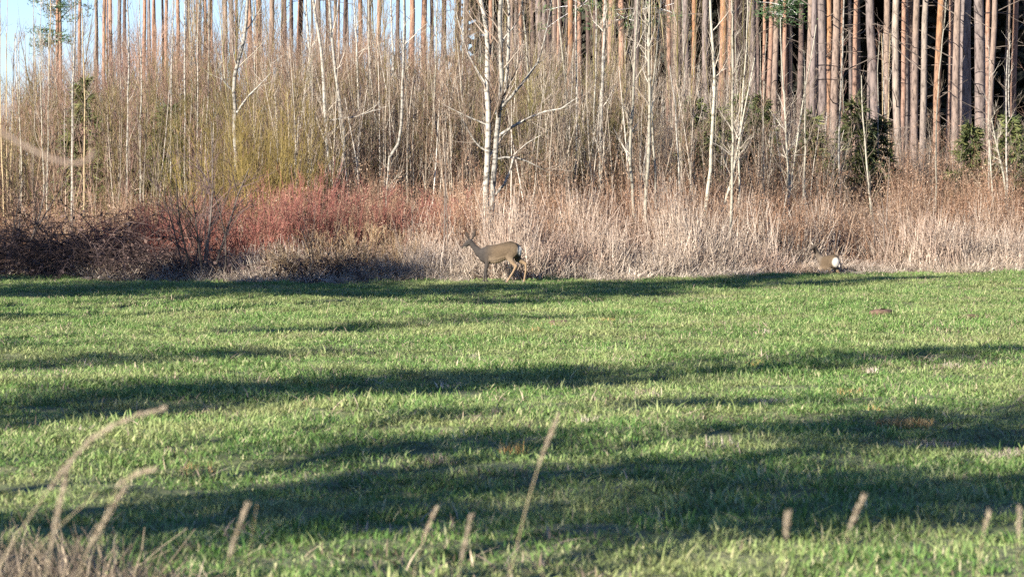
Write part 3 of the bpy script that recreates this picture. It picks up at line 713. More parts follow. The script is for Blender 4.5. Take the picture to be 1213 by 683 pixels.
simple = [  # label, depth, polyline bottom first, width, bark
    ('slim white sapling just right of the wide V birch', 66, [(865, 300), (866, 270), (867.5, 220), (868, 175), (867, 120), (868, 60), (866, 2)], 3.6, 'aspen'),
    ('yellowish sapling at the left between dark spruce twigs', 78, [(100, 190), (101, 165), (101.5, 120), (100, 70), (98, 10)], 2.8, 'tanbark'),
    ('thin pair of white stems, the leftmost birch under the top edge', 82, [(86, 140), (87, 100), (88.5, 60), (91, 25), (90, 2)], 3.4, 'birch'),
    ('crooked white sapling with sky behind its top at the left', 80, [(151.5, 150), (152.5, 120), (152.5, 90), (154, 70), (152.5, 45), (152.5, 2)], 2.8, 'birch'),
    ('thin white sapling second from the crooked one', 80, [(167, 160), (168, 120), (168, 75), (166, 20), (166, 2)], 2.4, 'birch'),
    ('short white sapling over the reddish thicket', 82, [(203, 110), (203.5, 80), (205, 50), (206, 2)], 2.4, 'birch'),
    ('thin white sapling left of the white forked birch', 78, [(219, 170), (219.5, 120), (218.5, 70), (219.5, 2)], 2.8, 'birch'),
    ('pale grey sapling close left of the white forked birch', 76, [(234, 160), (235, 110), (235, 60), (236, 2)], 2.6, 'birch'),
    ('white sapling with a bright stem beside the forked birch', 77, [(246, 150), (247.5, 110), (248.5, 80), (249, 40), (249, 2)], 3.0, 'birch'),
    ('slim pale sapling leaning beside the curving birch', 70, [(423, 210), (426, 178), (424.5, 120), (424, 75), (421, 20), (420, 2)], 3.8, 'birch'),
    ('grey slim sapling above the hooked branch birch', 70, [(436, 190), (437.5, 150), (438, 80), (437, 20), (437, 2)], 3.2, 'aspen'),
    ('pale sapling behind the hooked birch', 71, [(468, 185), (466, 150), (466.5, 80), (464, 30), (463, 2)], 3.4, 'birch'),
    ('grey white sapling between the hooked birch and the double stemmed tree', 69, [(508, 200), (511, 174), (514, 130), (517, 70), (518, 2)], 3.2, 'aspen'),
    ('very slim pale sapling close left of the double stemmed tree', 70, [(546, 200), (548, 150), (547, 100), (549, 40), (550, 2)], 2.4, 'birch'),
    ('slender grey sapling close right of the double stemmed tree', 72, [(625, 200), (627, 150), (626, 100), (622, 40), (618, 2)], 3.0, 'aspen'),
    ('slim pale sapling left of the bright orange pine', 72, [(672, 180), (671, 110), (666, 60), (662, 25), (661, 2)], 2.8, 'aspen'),
    ('pale sapling in front of the bright orange pine', 70, [(681, 220), (683, 150), (683, 90), (681, 30), (682, 2)], 3.0, 'birch'),
    ('bright white sapling standing in the middle of the thicket', 70, [(711, 215), (711.5, 175), (713, 110), (715, 60), (716, 2)], 5.0, 'birch'),
    ('thin pale sapling left of the bright white one', 71, [(702, 200), (704, 130), (706, 60), (706, 2)], 2.6, 'birch'),
    ('slim whitish sapling leaning left behind the straw', 66.5, [(754, 300), (753, 277), (750, 230), (746.5, 200), (746, 170), (750, 120), (752, 70), (755, 2)], 4.2, 'aspen'),
    ('tall whitish sapling next to the one leaning left', 66, [(766, 310), (765, 283), (764.5, 240), (766, 205), (769.5, 170), (769, 110), (768, 50), (769, 2)], 4.8, 'aspen'),
    ('thin pale sapling with crooked top behind the straw stems', 68, [(777, 200), (773, 165), (772, 110), (778, 60), (783, 2)], 2.8, 'aspen'),
    ('short bright sapling ending above the straw', 69, [(806, 245), (805, 222), (803.5, 190), (801, 150), (798, 110), (793, 78)], 2.8, 'birch'),
    ('thin sapling right of the white one beside the V birch', 68, [(873, 290), (876, 220), (875, 170), (880, 100), (886, 40), (885, 2)], 2.6, 'aspen'),
    ('pale two branched sapling left of the second deer', 70, [(931, 320), (931, 303), (933, 250), (935, 219), (932, 180), (929, 120), (925, 75), (924, 20)], 3.6, 'aspen'),
    ('leaning pale sapling crossing the two branched one', 70, [(934, 230), (940, 196), (944, 170), (952, 110), (962, 62), (966, 30)], 2.8, 'aspen'),
    ('thin pale sapling just left of the second deer', 69.5, [(950, 320), (950, 290), (952, 220), (954, 170), (953, 110), (952, 60)], 3.0, 'aspen'),
    ('tall thin white sapling above the second deer', 71, [(997, 300), (996, 272), (994.5, 220), (993, 175), (996, 90), (999, 2)], 3.4, 'birch'),
    ('bent grey sapling right of the second deer', 70, [(1036, 305), (1035, 290), (1031, 240), (1027, 190), (1021, 150), (1020, 90)], 3.2, 'aspen'),
    ('thin grey sapling at the right with forked foot', 72, [(1182, 310), (1180, 290), (1176, 230), (1172, 185), (1170, 130)], 3.0, 'aspen'),
    ('pale leaning sapling near the right edge', 71.5, [(1201, 320), (1199, 300), (1193, 240), (1187, 200), (1181, 175), (1174, 140)], 3.8, 'aspen'),
    ('upright pale sapling near the right edge', 72, [(1195, 300), (1193, 240), (1191, 190), (1190, 120), (1192, 60)], 2.8, 'birch'),
    ('grey sapling in front of the thick grey pines at the right', 78, [(1109, 220), (1108, 150), (1111, 90), (1118, 20), (1120, 2)], 2.2, 'aspen')]
GS = 'pale saplings along the wood edge'
for lb, d, pl, w, bk in simple:
    leaf_off_tree('sapling', 'sapling', lb, max(min(d, 71.5) - 2.0, float(np.interp(pl[0][0], E_PX, E_D)) + 1.6), [pl], [w * 1.05], bk, 'paletwig' if w > 3.5 else 'rawtwig', GS, rnd(6.0, 8), 16, 0.85)
for i in range(52):
    p0 = rnd(-40, 1240) if i < 42 else rnd(-20, 80); d = float(rnd(70, 82)); le = rnd(-6, 6)
    hgt = rnd(4.2, 7) if p0 < 950 else rnd(3, 5)
    leaf_off_tree('sapling', 'sapling', 'very thin bare sapling half lost among the twigs', d, [[(p0, 250), (p0 + le * .3 + rnd(-2, 2), 160), (p0 + le * .7 + rnd(-2, 2), 90), (p0 + le, 4 if hgt > 6 else 40)]],
                  [rnd(1.4, 2.4)], ['aspen', 'birch', 'tanbark', 'aspen'][i % 4], ['paletwig', 'redtwig', 'greytwig'][i % 3], 'thin saplings lost in the thicket', hgt, 12, 0.8, (), 0.2, (0.3, 0.7), 0.6, 3)

# ------------------------------------------------------------------ shrubs
def shrub(name, cat, label, px, s, h, spread, n, m_, r, per, tl, group=None, stem_m=None, up=0.35, jit=0.1, twr=0.004, dz=0):
    d = float(np.interp(px, E_PX, E_D)) + s; x0 = px2x(px, d)
    t = thing(name, label, cat, (x0, d, gz(x0, d) - dz), 0, group)
    a = rnd(0, 6.28, n); q = spread * np.sqrt(rnd(0.05, 1, n))
    S = np.stack([.25 * q * np.cos(a), .25 * q * np.sin(a), np.full(n, -.05)], -1)
    D = np.stack([q * np.cos(a) / h, q * np.sin(a) / h, np.ones(n)], -1)
    P, R = grow(S, D, h * rnd(0.6, 1.05, n), r * rnd(0.6, 1.2, n), 6, up, jit, 0.3)
    big = min(n, 6)
    for i in range(big):
        link('stem', mesh('stem', *tubes(P[i:i + 1], R[i:i + 1], 5), M[stem_m or m_]), t)
    br = spawn(P, R, per, 0.25, 0.97, 0.3, 0.8, tl * .5, tl, 0.6, 0.5, up, 0.13, 4, twr)
    tw = spawn(*br, 3, 0.2, 0.95, 0.3, 0.8, tl * .25, tl * .5, 0.6, 0.4, up, 0.13, 3, twr * .8)
    parts = [tubes(*br, 3), tubes(*tw, 3)]
    if n > big: parts.append(tubes(P[big:], R[big:], 4))
    link('crown', mesh('crown', *join(parts), M[m_], False), t)
    return t

for px, s, h, lb in ((318, 5.6, 3.6, 'tall yellow willow bush right of the white forked birch'), (296, 6.2, 3.4, 'yellow willow bush behind the white forked birch'),
                     (342, 6.0, 3.2, 'olive yellow willow bush left of the curving birch'), (262, 6.5, 3.0, 'dull yellow willow bush left of the white forked birch')):
    shrub('willow_bush', 'bush', lb, px, s, h, 1.35, 60, 'willow', 0.009, 6, 0.8, 'yellow willow bushes', None, 0.6, 0.04)
for px, s, h, lb in ((300, 4.0, 2.0, 'red stemmed bush at the left end of the red strip'), (335, 3.6, 2.1, 'red stemmed bush second from the left in the red strip'),
                     (372, 3.8, 2.0, 'red stemmed bush left of the Y shaped birch'), (412, 3.6, 1.9, 'red stemmed bush right of the Y shaped birch'),
                     (446, 4.0, 1.8, 'red stemmed bush beside the broken birch'), (255, 4.2, 1.9, 'red stemmed bush behind the dark bare shrub'),
                     (150, 4.0, 1.7, 'dark red bush over the left brambles'), (195, 3.8, 1.9, 'dark red bush left of the dark bare shrub'), (485, 4.2, 1.7, 'pale red bush right of the broken birch'), (525, 4.4, 1.6, 'rusty bush just left of the first deer')):
    shrub('dogwood_bush', 'bush', lb, px, s - rnd(.6, 1.5), h * rnd(.8, 1.08), 1.0, 72, 'dogwood', 0.008, 5, 0.5, 'red stemmed bushes', None, 0.5, 0.05)
for px, s, h, lb in ((345, 1.6, 1.0, 'amber grass like bush under the red bushes at the left'), (392, 1.7, 1.15, 'amber twigged bush below the Y shaped birch'),
                     (430, 1.8, 1.35, 'amber twigged bush left of the broken birch'), (470, 2.2, 1.2, 'amber twigged bush right of the broken birch')):
    shrub('amber_bush', 'bush', lb, px, s - .9, h * .85, 0.6, 42, 'amber', 0.007, 4, 0.35, 'amber bushes', None, 0.4, 0.07)
shrub('bare_shrub', 'shrub', 'dark many stemmed bare shrub rising from the brambles at the left', 240, 0.6, 2.9, 1.9, 10, 'dark', 0.026, 9, 1.3, None, 'bark_dark', 0.15, 0.11, 0.007)
shrub('bare_shrub', 'shrub', 'leaning dark bare shrub by the left edge over the brambles', 14, 0.8, 2.6, 1.2, 4, 'dark', 0.026, 8, 1.2, None, 'bark_dark', 0.1, 0.09, 0.006)
shrub('bare_shrub', 'shrub', 'small thin dark shrub in front of the amber bushes', 366, 0.6, 1.6, 0.9, 5, 'dark', 0.012, 5, 0.6, None, 'bark_dark', 0.2, 0.1, 0.004)
shrub('bare_shrub', 'shrub', 'thin dark sapling shrub left of the first deer', 526, 1.6, 2.6, 0.5, 2, 'greytwig', 0.02, 6, 0.6, None, 'bark_dark', 0.4, 0.07, 0.004)
shrub('bare_shrub', 'shrub', 'small dark shrub between the first deer and the broken birch', 486, 1.6, 1.7, 0.6, 4, 'greytwig', 0.014, 6, 0.5, None, 'bark_dark', 0.3, 0.09, 0.004)
shrub('bare_shrub', 'shrub', 'dark spreading shrub behind the second deer', 962, 3.2, 2.6, 1.0, 5, 'greytwig', 0.016, 6, 0.7, None, 'bark_dark', 0.3, 0.09, 0.004)
shrub('bare_shrub', 'shrub', 'spreading bare shrub in the straw at the right', 1046, 2.6, 2.5, 1.0, 5, 'greytwig', 0.016, 6, 0.7, None, 'bark_dark', 0.3, 0.09, 0.004)

def bramble(px, s, h, spread, n, label):
    d = float(np.interp(px, E_PX, E_D)) + s; x0 = px2x(px, d)
    t = thing('bramble_bush', label, 'bramble', (x0, d, gz(x0, d)), 0, 'dark brambles at the left')
    a = rnd(0, 6.28, n); q = spread * np.sqrt(rnd(0, 1, n))
    S = np.stack([q * np.cos(a), q * np.sin(a), np.zeros(n)], -1); b_ = rnd(0, 6.28, n)
    D = np.stack([np.cos(b_), np.sin(b_), rnd(0.9, 2.2, n)], -1)
    P, R = grow(S, D, h * rnd(1.0, 2.0, n), np.full(n, 0.008), 7, -2.4, 0.12, 0.5)
    P[:, :, 2] = np.maximum(P[:, :, 2], 0.0)
    link('cane', mesh('cane', *tubes(P, R, 3), M['dark'], False), t)
    tw = spawn(P, R, 6, 0.1, 0.98, 0.4, 1.2, 0.2, 0.6, 0.6, 0.3, -0.3, 0.2, 4, 0.004)
    c = P[:, 1:].reshape(-1, 3); c = c + rng.normal(0, .06, c.shape); m_ = len(c)
    u = norm(rng.normal(0, 1, (m_, 3))); v = norm(np.cross(u, rng.normal(0, 1, (m_, 3)))); s_ = rnd(.03, .08, m_)[:, None]
    lf = (np.stack([c - u * s_ * .6, c + v * s_ * .4, c + u * s_ * .6, c - v * s_ * .4], 1).reshape(-1, 3), np.arange(m_ * 4).reshape(-1, 4))
    link('crown', mesh('crown', *join([tubes(*tw, 3), lf]), M['dark'], False), t)
for px, s, h, sp, n, lb in ((-40, 1.6, 1.5, 1.1, 90, 'dark bramble heap partly cut by the left edge'), (35, 1.5, 1.45, 1.1, 110, 'dark tangled bramble heap at the left edge'), (95, 1.6, 1.25, 1.0, 100, 'dark bramble heap second from the left edge'),
                            (155, 1.5, 1.05, 0.9, 90, 'dark bramble heap left of the dark bare shrub'), (205, 1.4, 0.8, 0.8, 60, 'low dark brambles at the foot of the dark bare shrub'), (285, 1.3, .6, .8, 50, 'low brambles right of the dark bare shrub'),
                            (372, 0.9, 0.6, 0.6, 45, 'small dark bramble heap under the amber bushes'), (395, 1.0, 0.55, 0.6, 40, 'low bramble heap right of the small thin dark shrub')):
    bramble(px, s, h * 1.25, sp, int(n * 2.6), lb)

# young spruces
def spruce(px, d, ytop, rad, label, m_='spruce'):
    d = 70.5 + (d % 7) * .35; x0 = px2x(px, d); g0 = gz(x0, d); h = py2z(ytop, d) - g0
    t = thing('spruce_tree', label, 'tree', (x0, d, g0), 0, 'young spruces in the thicket')
    st, cr = spruce_mesh(h, rad * .85, 24, 7, 0.19, 0.038, None, 0.15)
    link('trunk', mesh('trunk', *st, M['bark_dark']), t)
    link('crown', mesh('crown', *cr, M[m_], False), t)
for a_ in ((99, 76, 84, 1.2, 'young spruce behind the yellowish sapling at the left'), (228, 75, 108, 1.2, 'young spruce behind the white forked birch'), (200, 77, 118, 1.2, 'young spruce left of the white forked birch'),
           (332, 76, 92, 1.4, 'young spruce above the yellow willow'), (500, 78, 100, 1.3, 'spruce half hidden left of the double stemmed tree'), (415, 78, 108, 1.2, 'spruce half hidden right of the Y shaped birch'),
           (876, 76, 104, 1.3, 'yellowish green spruce right of the V birch'), (902, 80, 108, 1.2, 'dark green spruce at the foot of the grey pines'), (822, 78, 108, 1.3, 'spruce left of the V birch'), (850, 77, 122, 1.2, 'low spruce close behind the V birch'),
           (1013, 77, 106, 1.3, 'bright green spruce below the pines at the right'), (1040, 79, 132, 1.1, 'low green spruce beside the bright one at the right'), (962, 79, 128, 1.2, 'low spruce above the second deer'), (1150, 80, 140, 1.2, 'low spruce below the thickest grey pine'), (1196, 80, 132, 1.2, 'low spruce near the right edge'),
           (668, 79, 116, 1.2, 'hidden spruce right of the double stemmed tree'), (735, 78, 124, 1.1, 'low hidden spruce behind the crooked topped sapling')):
    spruce(*a_)

# needled boughs showing under the top edge
def bough_pine(px, d, w, side, boughs, label, colour):
    t = pine(px, px, w, d, colour, label, GR, high_crowns[0], 0)
    x0 = t.location.x
    for (bx, by, r, n) in boughs:
        c = np.array([px2x(bx, d) - x0, 0, py2z(by, d) - t.location.z])
        C = c + rng.normal(0, 1, (n, 3)) * np.array([r, r, r * .55])
        P = np.array([[[0, 0, c[2] - 0.45 - .2 * abs(c[0])], [c[0] * .5, .05, c[2] - 0.2], [c[0], 0, c[2]]]])
        link('branch', mesh('branch', *tubes(P, np.array([[.028, .02, .01]]), 5), M['bark_dark']), t)
        for q in C:
            P = np.array([[c + (q - c) * .1, c + (q - c) * .55 + np.array([0, 0, .03]), q]])
            v1, f1 = tubes(P, np.array([[.008, .006, .004]]), 4); v2, f2 = needle_cloud(q[None], 34, 0.15, 0.16, 0.03)
            V_, F_ = join([(v1, f1), (v2, f2)])
            link('bough', mesh('bough', V_, F_, [M['pine'], M['needle']], False, np.concatenate([np.zeros(len(f1)), np.ones(len(f2))])), t)
bough_pine(69, 121, 4.2, -1, [(60, 8, .42, 14), (84, 12, .4, 10), (59, 46, .38, 14), (56, 52, .3, 8)], 'orange pine with green boughs standing against the sky at the left', OR)
bough_pine(928, 96, 5.0, 1, [(932, 8, .36, 22), (928, 18, .28, 12)], 'pine with a bright green bough left of the grey pines', OR)
bough_pine(705, 104, 4.4, 1, [(690, 6, .5, 10), (780, 10, .6, 12), (740, 22, .5, 8)], 'pine with dark boughs in the middle of the stand', DRK)

# ------------------------------------------------------------------ roe deer
def fur_mat():
    m, nt, b = material('deer_fur', 0.9)
    at = nd(nt, 'ShaderNodeAttribute', attribute_name='tint'); tc = nd(nt, 'ShaderNodeTexCoord')
    n = noise(nt, tc.outputs['Object'], 60, 3, 0.7, (0.5, 1, 1)); n2 = noise(nt, tc.outputs['Object'], 9, 3)
    c = mix(nt, 1.0, at.outputs['Color'], ramp(nt, n, [(0.3, (0.66, 0.64, 0.62)), (0.7, (1.15, 1.12, 1.08))]), 'MULTIPLY')
    c = mix(nt, 1.0, c, ramp(nt, n2, [(0.3, (0.85, 0.84, 0.83)), (0.7, (1.1, 1.08, 1.05))]), 'MULTIPLY')
    nt.links.new(c, b.inputs['Base Color'])
    bp = nd(nt, 'ShaderNodeBump'); bp.inputs['Distance'].default_value = 0.01; bp.inputs['Strength'].default_value = 0.6
    nt.links.new(n, bp.inputs['Height']); nt.links.new(bp.outputs[0], b.inputs['Normal'])
    return m
M['fur'] = fur_mat()
m, nt, b = material('dark_horn', 0.4); b.inputs['Base Color'].default_value = (0.018, 0.014, 0.012, 1); b.inputs['Specular IOR Level'].default_value = 0.5; M['horn'] = m

def uv_ball(nu=10, nv=7):
    V = [(0, 0, 1)]; F = []
    for j in range(1, nv):
        for i in range(nu):
            a, p = 2 * math.pi * i / nu, math.pi * j / nv
            V.append((math.sin(p) * math.cos(a), math.sin(p) * math.sin(a), math.cos(p)))
    V.append((0, 0, -1))
    for i in range(nu):
        k = (i + 1) % nu
        F.append((0, 1 + i, 1 + k, 1 + k)); F.append((len(V) - 1, 1 + (nv - 2) * nu + k, 1 + (nv - 2) * nu + i, 1 + (nv - 2) * nu + i))
        for j in range(nv - 2):
            F.append((1 + j * nu + i, 1 + (j + 1) * nu + i, 1 + (j + 1) * nu + k, 1 + j * nu + k))
    return np.array(V, float), F
BV, BF = uv_ball()

def solid(chains, voxel):
    """One continuous skin over chains of (point, (rx, ry, rz)) ellipsoids."""
    V, F, o = [], [], 0
    for ch in chains:
        for (p, r), (q, s_) in zip(ch[:-1], ch[1:]):
            p, q, r, s_ = map(lambda v: np.array(v, float), (p, q, r, s_))
            n = max(2, int(np.linalg.norm(q - p) / (0.25 * min(r.min(), s_.min()) + 0.004)))
            for t in np.linspace(0, 1, n):
                V.append(BV * (r + (s_ - r) * t) + p + (q - p) * t)
                F += [tuple(dict.fromkeys(i + o for i in f)) for f in BF]; o += len(BV)
    me = bpy.data.meshes.new('raw'); me.from_pydata(np.concatenate(V).tolist(), [], F)
    ob = bpy.data.objects.new('raw', me); COL.objects.link(ob)
    rm = ob.modifiers.new('r', 'REMESH'); rm.mode = 'VOXEL'; rm.voxel_size = voxel
    sm = ob.modifiers.new('s', 'SMOOTH'); sm.factor = 0.5; sm.iterations = 5
    out = bpy.data.meshes.new_from_object(ob.evaluated_get(bpy.context.evaluated_depsgraph_get()))
    bpy.data.objects.remove(ob); bpy.data.meshes.remove(me)
    return out

def deer(label, loc, rz, T, rump, spots, parts, front=(0.042, 0.037, 0.034)):
    """T: dict of chains in local coordinates (x forward, y left, z up); RUMP: (centre, radius) of the white patch."""
    root = thing('roe_deer', label, 'deer', loc, rz, 'two roe deer at the wood edge')
    me = solid(T, 0.0085); me.name = 'body'
    n = len(me.vertices); co = np.empty(n * 3, np.float32); me.vertices.foreach_get('co', co); co = co.reshape(-1, 3)
    base = np.array([0.098, 0.072, 0.046]); grey = np.array(front); tan = np.array([0.25, 0.178, 0.110]); white = np.array([0.80, 0.76, 0.68])
    c = np.tile(base, (n, 1))
    w = sst(0.05, 0.35, co[:, 0])[:, None]; c = c * (1 - w) + grey * w  # first deer's shaded front half is put into the coat colour
    w = (1 - sst(0.30, 0.44, co[:, 2]))[:, None]; c = c * (1 - w) + (tan * (co[:, :1] < 0.05) + grey * 1.0 * (co[:, :1] >= 0.05)) * w  # hind legs tan; front legs keep the darker colour standing in for shade
    w = sst(0.60, 0.74, co[:, 2])[:, None] * (co[:, :1] < 0.3); c = c * (1 - .45 * w)          # darker saddle
    w = (1 - sst(0.40, 0.50, co[:, 2]))[:, None] * (np.abs(co[:, :1]) < 0.22); c = c * (1 - .5 * w) + np.array([0.26, 0.20, 0.14]) * .5 * w   # paler belly
    for (p, r, colr, soft) in spots + [(rump[0], rump[1], white * .75, 0.06)]:
        q = np.linalg.norm((co - np.array(p)) / np.array(r), axis=1)
        w = (1 - sst(1 - soft * 6, 1 + soft * 6, q))[:, None]; c = c * (1 - w) + np.array(colr) * w
    at = me.attributes.new('tint', 'FLOAT_COLOR', 'POINT')
    at.data.foreach_set('color', np.concatenate([c, np.ones((n, 1))], 1).astype(np.float32).ravel())
    me.materials.clear(); me.materials.append(M['fur'])
    me.polygons.foreach_set('use_smooth', np.ones(len(me.polygons), bool))
    link('body', me, root)
    for nm, p, r, rx in parts:
        V_ = BV * np.array(r)
        if rx: ca, sa = math.cos(rx), math.sin(rx); V_ = V_ @ np.array([[ca, 0, -sa], [0, 1, 0], [sa, 0, ca]])
        o = link(nm, mesh(nm, V_, np.array([f if len(f) == 4 else f + f[-1:] for f in BF]), M['horn']), root); o.location = p
    return root

def L3(zx, zy, y=0.0): return ((520 - zx) / 530, y, (605 - zy) / 530)
def sph(r): return (r, r, r)
hoofs = lambda pts: [('hoof', (p[0] + .008, p[1], 0.022), (0.026, 0.015, 0.026), 0) for p in pts]
DARKF, PALE = (0.035, 0.028, 0.024), (0.55, 0.48, 0.40)
T1 = [
    [(L3(335, 350), (.085, .075, .125)), (L3(390, 346), (.10, .105, .168)), (L3(460, 340), (.10, .125, .172)), (L3(540, 316), (.10, .122, .160)), (L3(600, 300), (.09, .12, .160)), (L3(650, 306), (.075, .108, .140)), (L3(688, 312), (.035, .06, .085))],
    [(L3(350, 345), (.09, .07, .11)), (L3(300, 328), (.075, .058, .085)), (L3(262, 288), (.052, .045, .062)), (L3(226, 240), (.045, .042, .05))],
    [(L3(212, 226), (.056, .050, .055)), (L3(190, 238), (.050, .044, .050)), (L3(163, 262), (.038, .032, .037)), (L3(140, 276), (.026, .024, .025))],
    [(L3(202, 198, .030), (.018, .014, .018)), (L3(190, 165, .045), (.030, .014, .034)), (L3(176, 130, .055), (.009, .010, .010))],
    [(L3(228, 196, -.030), (.020, .014, .018)), (L3(243, 158, -.048), (.033, .014, .036)), (L3(255, 112, -.055), (.009, .010, .010))],
    # front legs
    [(L3(385, 370, .07), (.065, .04, .085)), (L3(388, 430, .08), (.036, .028, .045)), (L3(376, 495, .08), sph(.026)), (L3(380, 560, .08), sph(.018)), (L3(386, 585, .08), sph(.0205)), (L3(391, 598, .08), (.02, .014, .014))],
    [(L3(360, 380, -.06), (.06, .04, .08)), (L3(358, 440, -.07), (.034, .028, .04)), (L3(345, 505, -.07), sph(.025)), (L3(337, 565, -.07), sph(.018)), (L3(334, 587, -.07), sph(.020)), (L3(337, 598, -.07), (.02, .014, .014))],
    # hind legs
    [(L3(645, 300, .065), (.09, .05, .12)), (L3(602, 368, .085), (.065, .04, .065)), (L3(640, 425, .085), (.036, .026, .034)), (L3(668, 450, .085), sph(.030)), (L3(640, 500, .085), sph(.018)), (L3(598, 568, .085), sph(.0185)), (L3(582, 590, .085), sph(.0205)), (L3(576, 599, .085), (.02, .014, .013))],
    [(L3(655, 305, -.06), (.085, .05, .12)), (L3(660, 385, -.08), (.06, .038, .06)), (L3(712, 415, -.08), (.036, .026, .032)), (L3(738, 428, -.08), sph(.026)), (L3(738, 490, -.08), sph(.018)), (L3(724, 568, -.08), sph(.0185)), (L3(720, 590, -.08), sph(.0205)), (L3(716, 599, -.08), (.02, .014, .013))],
    [(L3(690, 285), (.03, .03, .03)), (L3(704, 300), (.018, .02, .022))]]
spots1 = [(L3(140, 278), (.05, .05, .04), DARKF, .05), (L3(172, 282), (.05, .04, .022), PALE, .04), (L3(244, 152, -.05), (.05, .05, .09), (.045, .036, .03), .06), (L3(188, 160, .05), (.05, .05, .08), (.045, .036, .03), .06),
          (L3(520, 412), (.2, .09, .05), (0.30, 0.23, 0.16), .06), (L3(205, 180), (.03, .03, .03), DARKF, .06), (L3(675, 345), (.03, .1, .06), DARKF, .05)]
x1, D1 = DEER1_X, DEER1_D
deer('roe deer in grey brown coat walking left, one hind leg stepping forward', (x1, D1, gz(x1, D1) + 0.035), math.radians(165), T1,
     ((L3(708, 308)), (.07, .11, .10)), spots1,
     [('eye', L3(190, 232, .040), (.011, .007, .010), 0), ('eye', L3(190, 232, -.040), (.011, .007, .010), 0), ('nose', L3(131, 276), (.013, .016, .013), 0)] + hoofs([L3(391, 600, .08), L3(337, 600, -.07), L3(576, 600, .085), L3(718, 600, -.08)]))
# the second deer: seen from behind, looking back over its shoulder
T2 = [
    [((.30, 0, .50), (.085, .075, .12)), ((.22, 0, .50), (.10, .10, .155)), ((.08, 0, .50), (.10, .12, .165)), ((-.10, 0, .53), (.10, .122, .155)), ((-.24, 0, .545), (.08, .12, .15)), ((-.33, 0, .53), (.04, .08, .105))],
    [((.28, 0, .53), (.085, .07, .10)), ((.33, .06, .63), (.066, .058, .075)), ((.335, .13, .74), (.055, .050, .06)), ((.31, .18, .82), (.050, .047, .055))],
    [((0.310, 0.180, 0.835), (.050, .050, .050)), ((0.285, 0.225, 0.820), (.044, .042, .042)), ((0.250, 0.280, 0.785), (.030, .030, .030)), ((0.235, 0.305, 0.770), (.022, .023, .021))],
    [((0.345, 0.190, 0.870), (.018, .018, .018)), ((0.395, 0.210, 0.910), (.026, .016, .026)), ((0.435, 0.220, 0.935), (.006, .006, .006))],
    [((0.275, 0.150, 0.870), (.018, .018, .018)), ((0.225, 0.120, 0.905), (.026, .016, .026)), ((0.190, 0.100, 0.925), (.006, .006, .006))]]
for sx, sy, fr in ((.22, .075, 1), (.24, -.075, 1), (-.24, .085, 0), (-.22, -.085, 0)):
    if fr: T2.append([((sx, sy * .9, .47), (.06, .04, .08)), ((sx + .0, sy, .37), (.034, .027, .04)), ((sx + .02, sy, .21), sph(.026)), ((sx + .01, sy, .08), sph(.018)), ((sx + .015, sy, .03), sph(.0205)), ((sx + .03, sy, .012), (.02, .014, .012))])
    else: T2.append([((sx, sy * .8, .53), (.085, .05, .11)), ((sx + .06, sy, .42), (.06, .04, .06)), ((sx - .04, sy, .33), (.036, .026, .034)), ((sx - .095, sy, .30), sph(.026)), ((sx - .075, sy, .2), sph(.018)), ((sx - .055, sy, .07), sph(.0185)), ((sx - .05, sy, .03), sph(.0205)), ((sx - .035, sy, .012), (.02, .014, .012))])
spots2 = [((0.240, 0.300, 0.770), (.03, .03, .03), DARKF, .05), ((0.395, 0.195, 0.905), (.05, .02, .03), (0.7, 0.64, 0.56), .06), ((0.225, 0.120, 0.905), (.06, .03, .03), DARKF, .05), ((0.435, 0.220, 0.935), (.02, .03, .02), DARKF, .05),
          ((0.270, 0.260, 0.770), (.04, .04, .025), PALE, .05), ((-.36, 0, .38), (.05, .035, .06), (0.7, 0.64, 0.52), .05)]
d2 = DEER2_D; x2 = DEER2_X
deer('smaller looking roe deer seen from behind with white rump, sunk in the straw', (x2, d2, gz(x2, d2) - 0.05), math.radians(110), T2, ((-.36, 0, .525), (.075, .085, .10)), spots2,
     [('eye', (0.282, 0.195, 0.842), (.010, .010, .010), 0), ('eye', (0.335, 0.225, 0.842), (.010, .010, .010), 0), ('nose', (0.228, 0.318, 0.770), (.014, .013, .012), 0)] + hoofs([(.25, .075, 0), (.27, -.075, 0), (-.275, .085, 0), (-.255, -.085, 0)]), (0.15, 0.125, 0.10)).scale = (.93, .93, .93)

# ------------------------------------------------------------------ stones, molehills and tussocks
m, nt, b = material('pale_stone', 0.9); tc = nd(nt, 'ShaderNodeTexCoord')
nt.links.new(ramp(nt, noise(nt, tc.outputs['Object'], 9, 4), [(0.3, (0.16, 0.145, 0.13)), (0.7, (0.42, 0.39, 0.36))]), b.inputs['Base Color']); M['stone'] = m
m, nt, b = material('molehill_earth', 0.95); tc = nd(nt, 'ShaderNodeTexCoord')
nt.links.new(ramp(nt, noise(nt, tc.outputs['Object'], 30, 4), [(0.3, (0.05, 0.032, 0.022)), (0.7, (0.17, 0.11, 0.075))]), b.inputs['Base Color']); M['earth'] = m
def lump(name, label, cat, px, py, sx, sy, sz, mat_, group, sink=0.3, rough=0.12):
    d = CAM_H * FPX / (py - HOR); x0 = px2x(px, d)
    bv, bf = uv_ball(14, 9)
    k = 1 + rough * (np.sin(bv @ np.array([3.1, 2.2, 1.7]) + rnd(0, 6)) + np.sin(bv @ np.array([-4.3, 5.2, 3.7]) + rnd(0, 6)) * .6 + rng.normal(0, .25, len(bv)))
    bv = bv * k[:, None] * np.array([sx, sy, sz])
    o = link(name, mesh(name, bv, np.array(bf), mat_)); o.location = (x0, d, gz(x0, d) + sz * (1 - sink) * .6); o.rotation_euler = (0, 0, rnd(-.4, .4))
    return tag(o, label, cat, group)
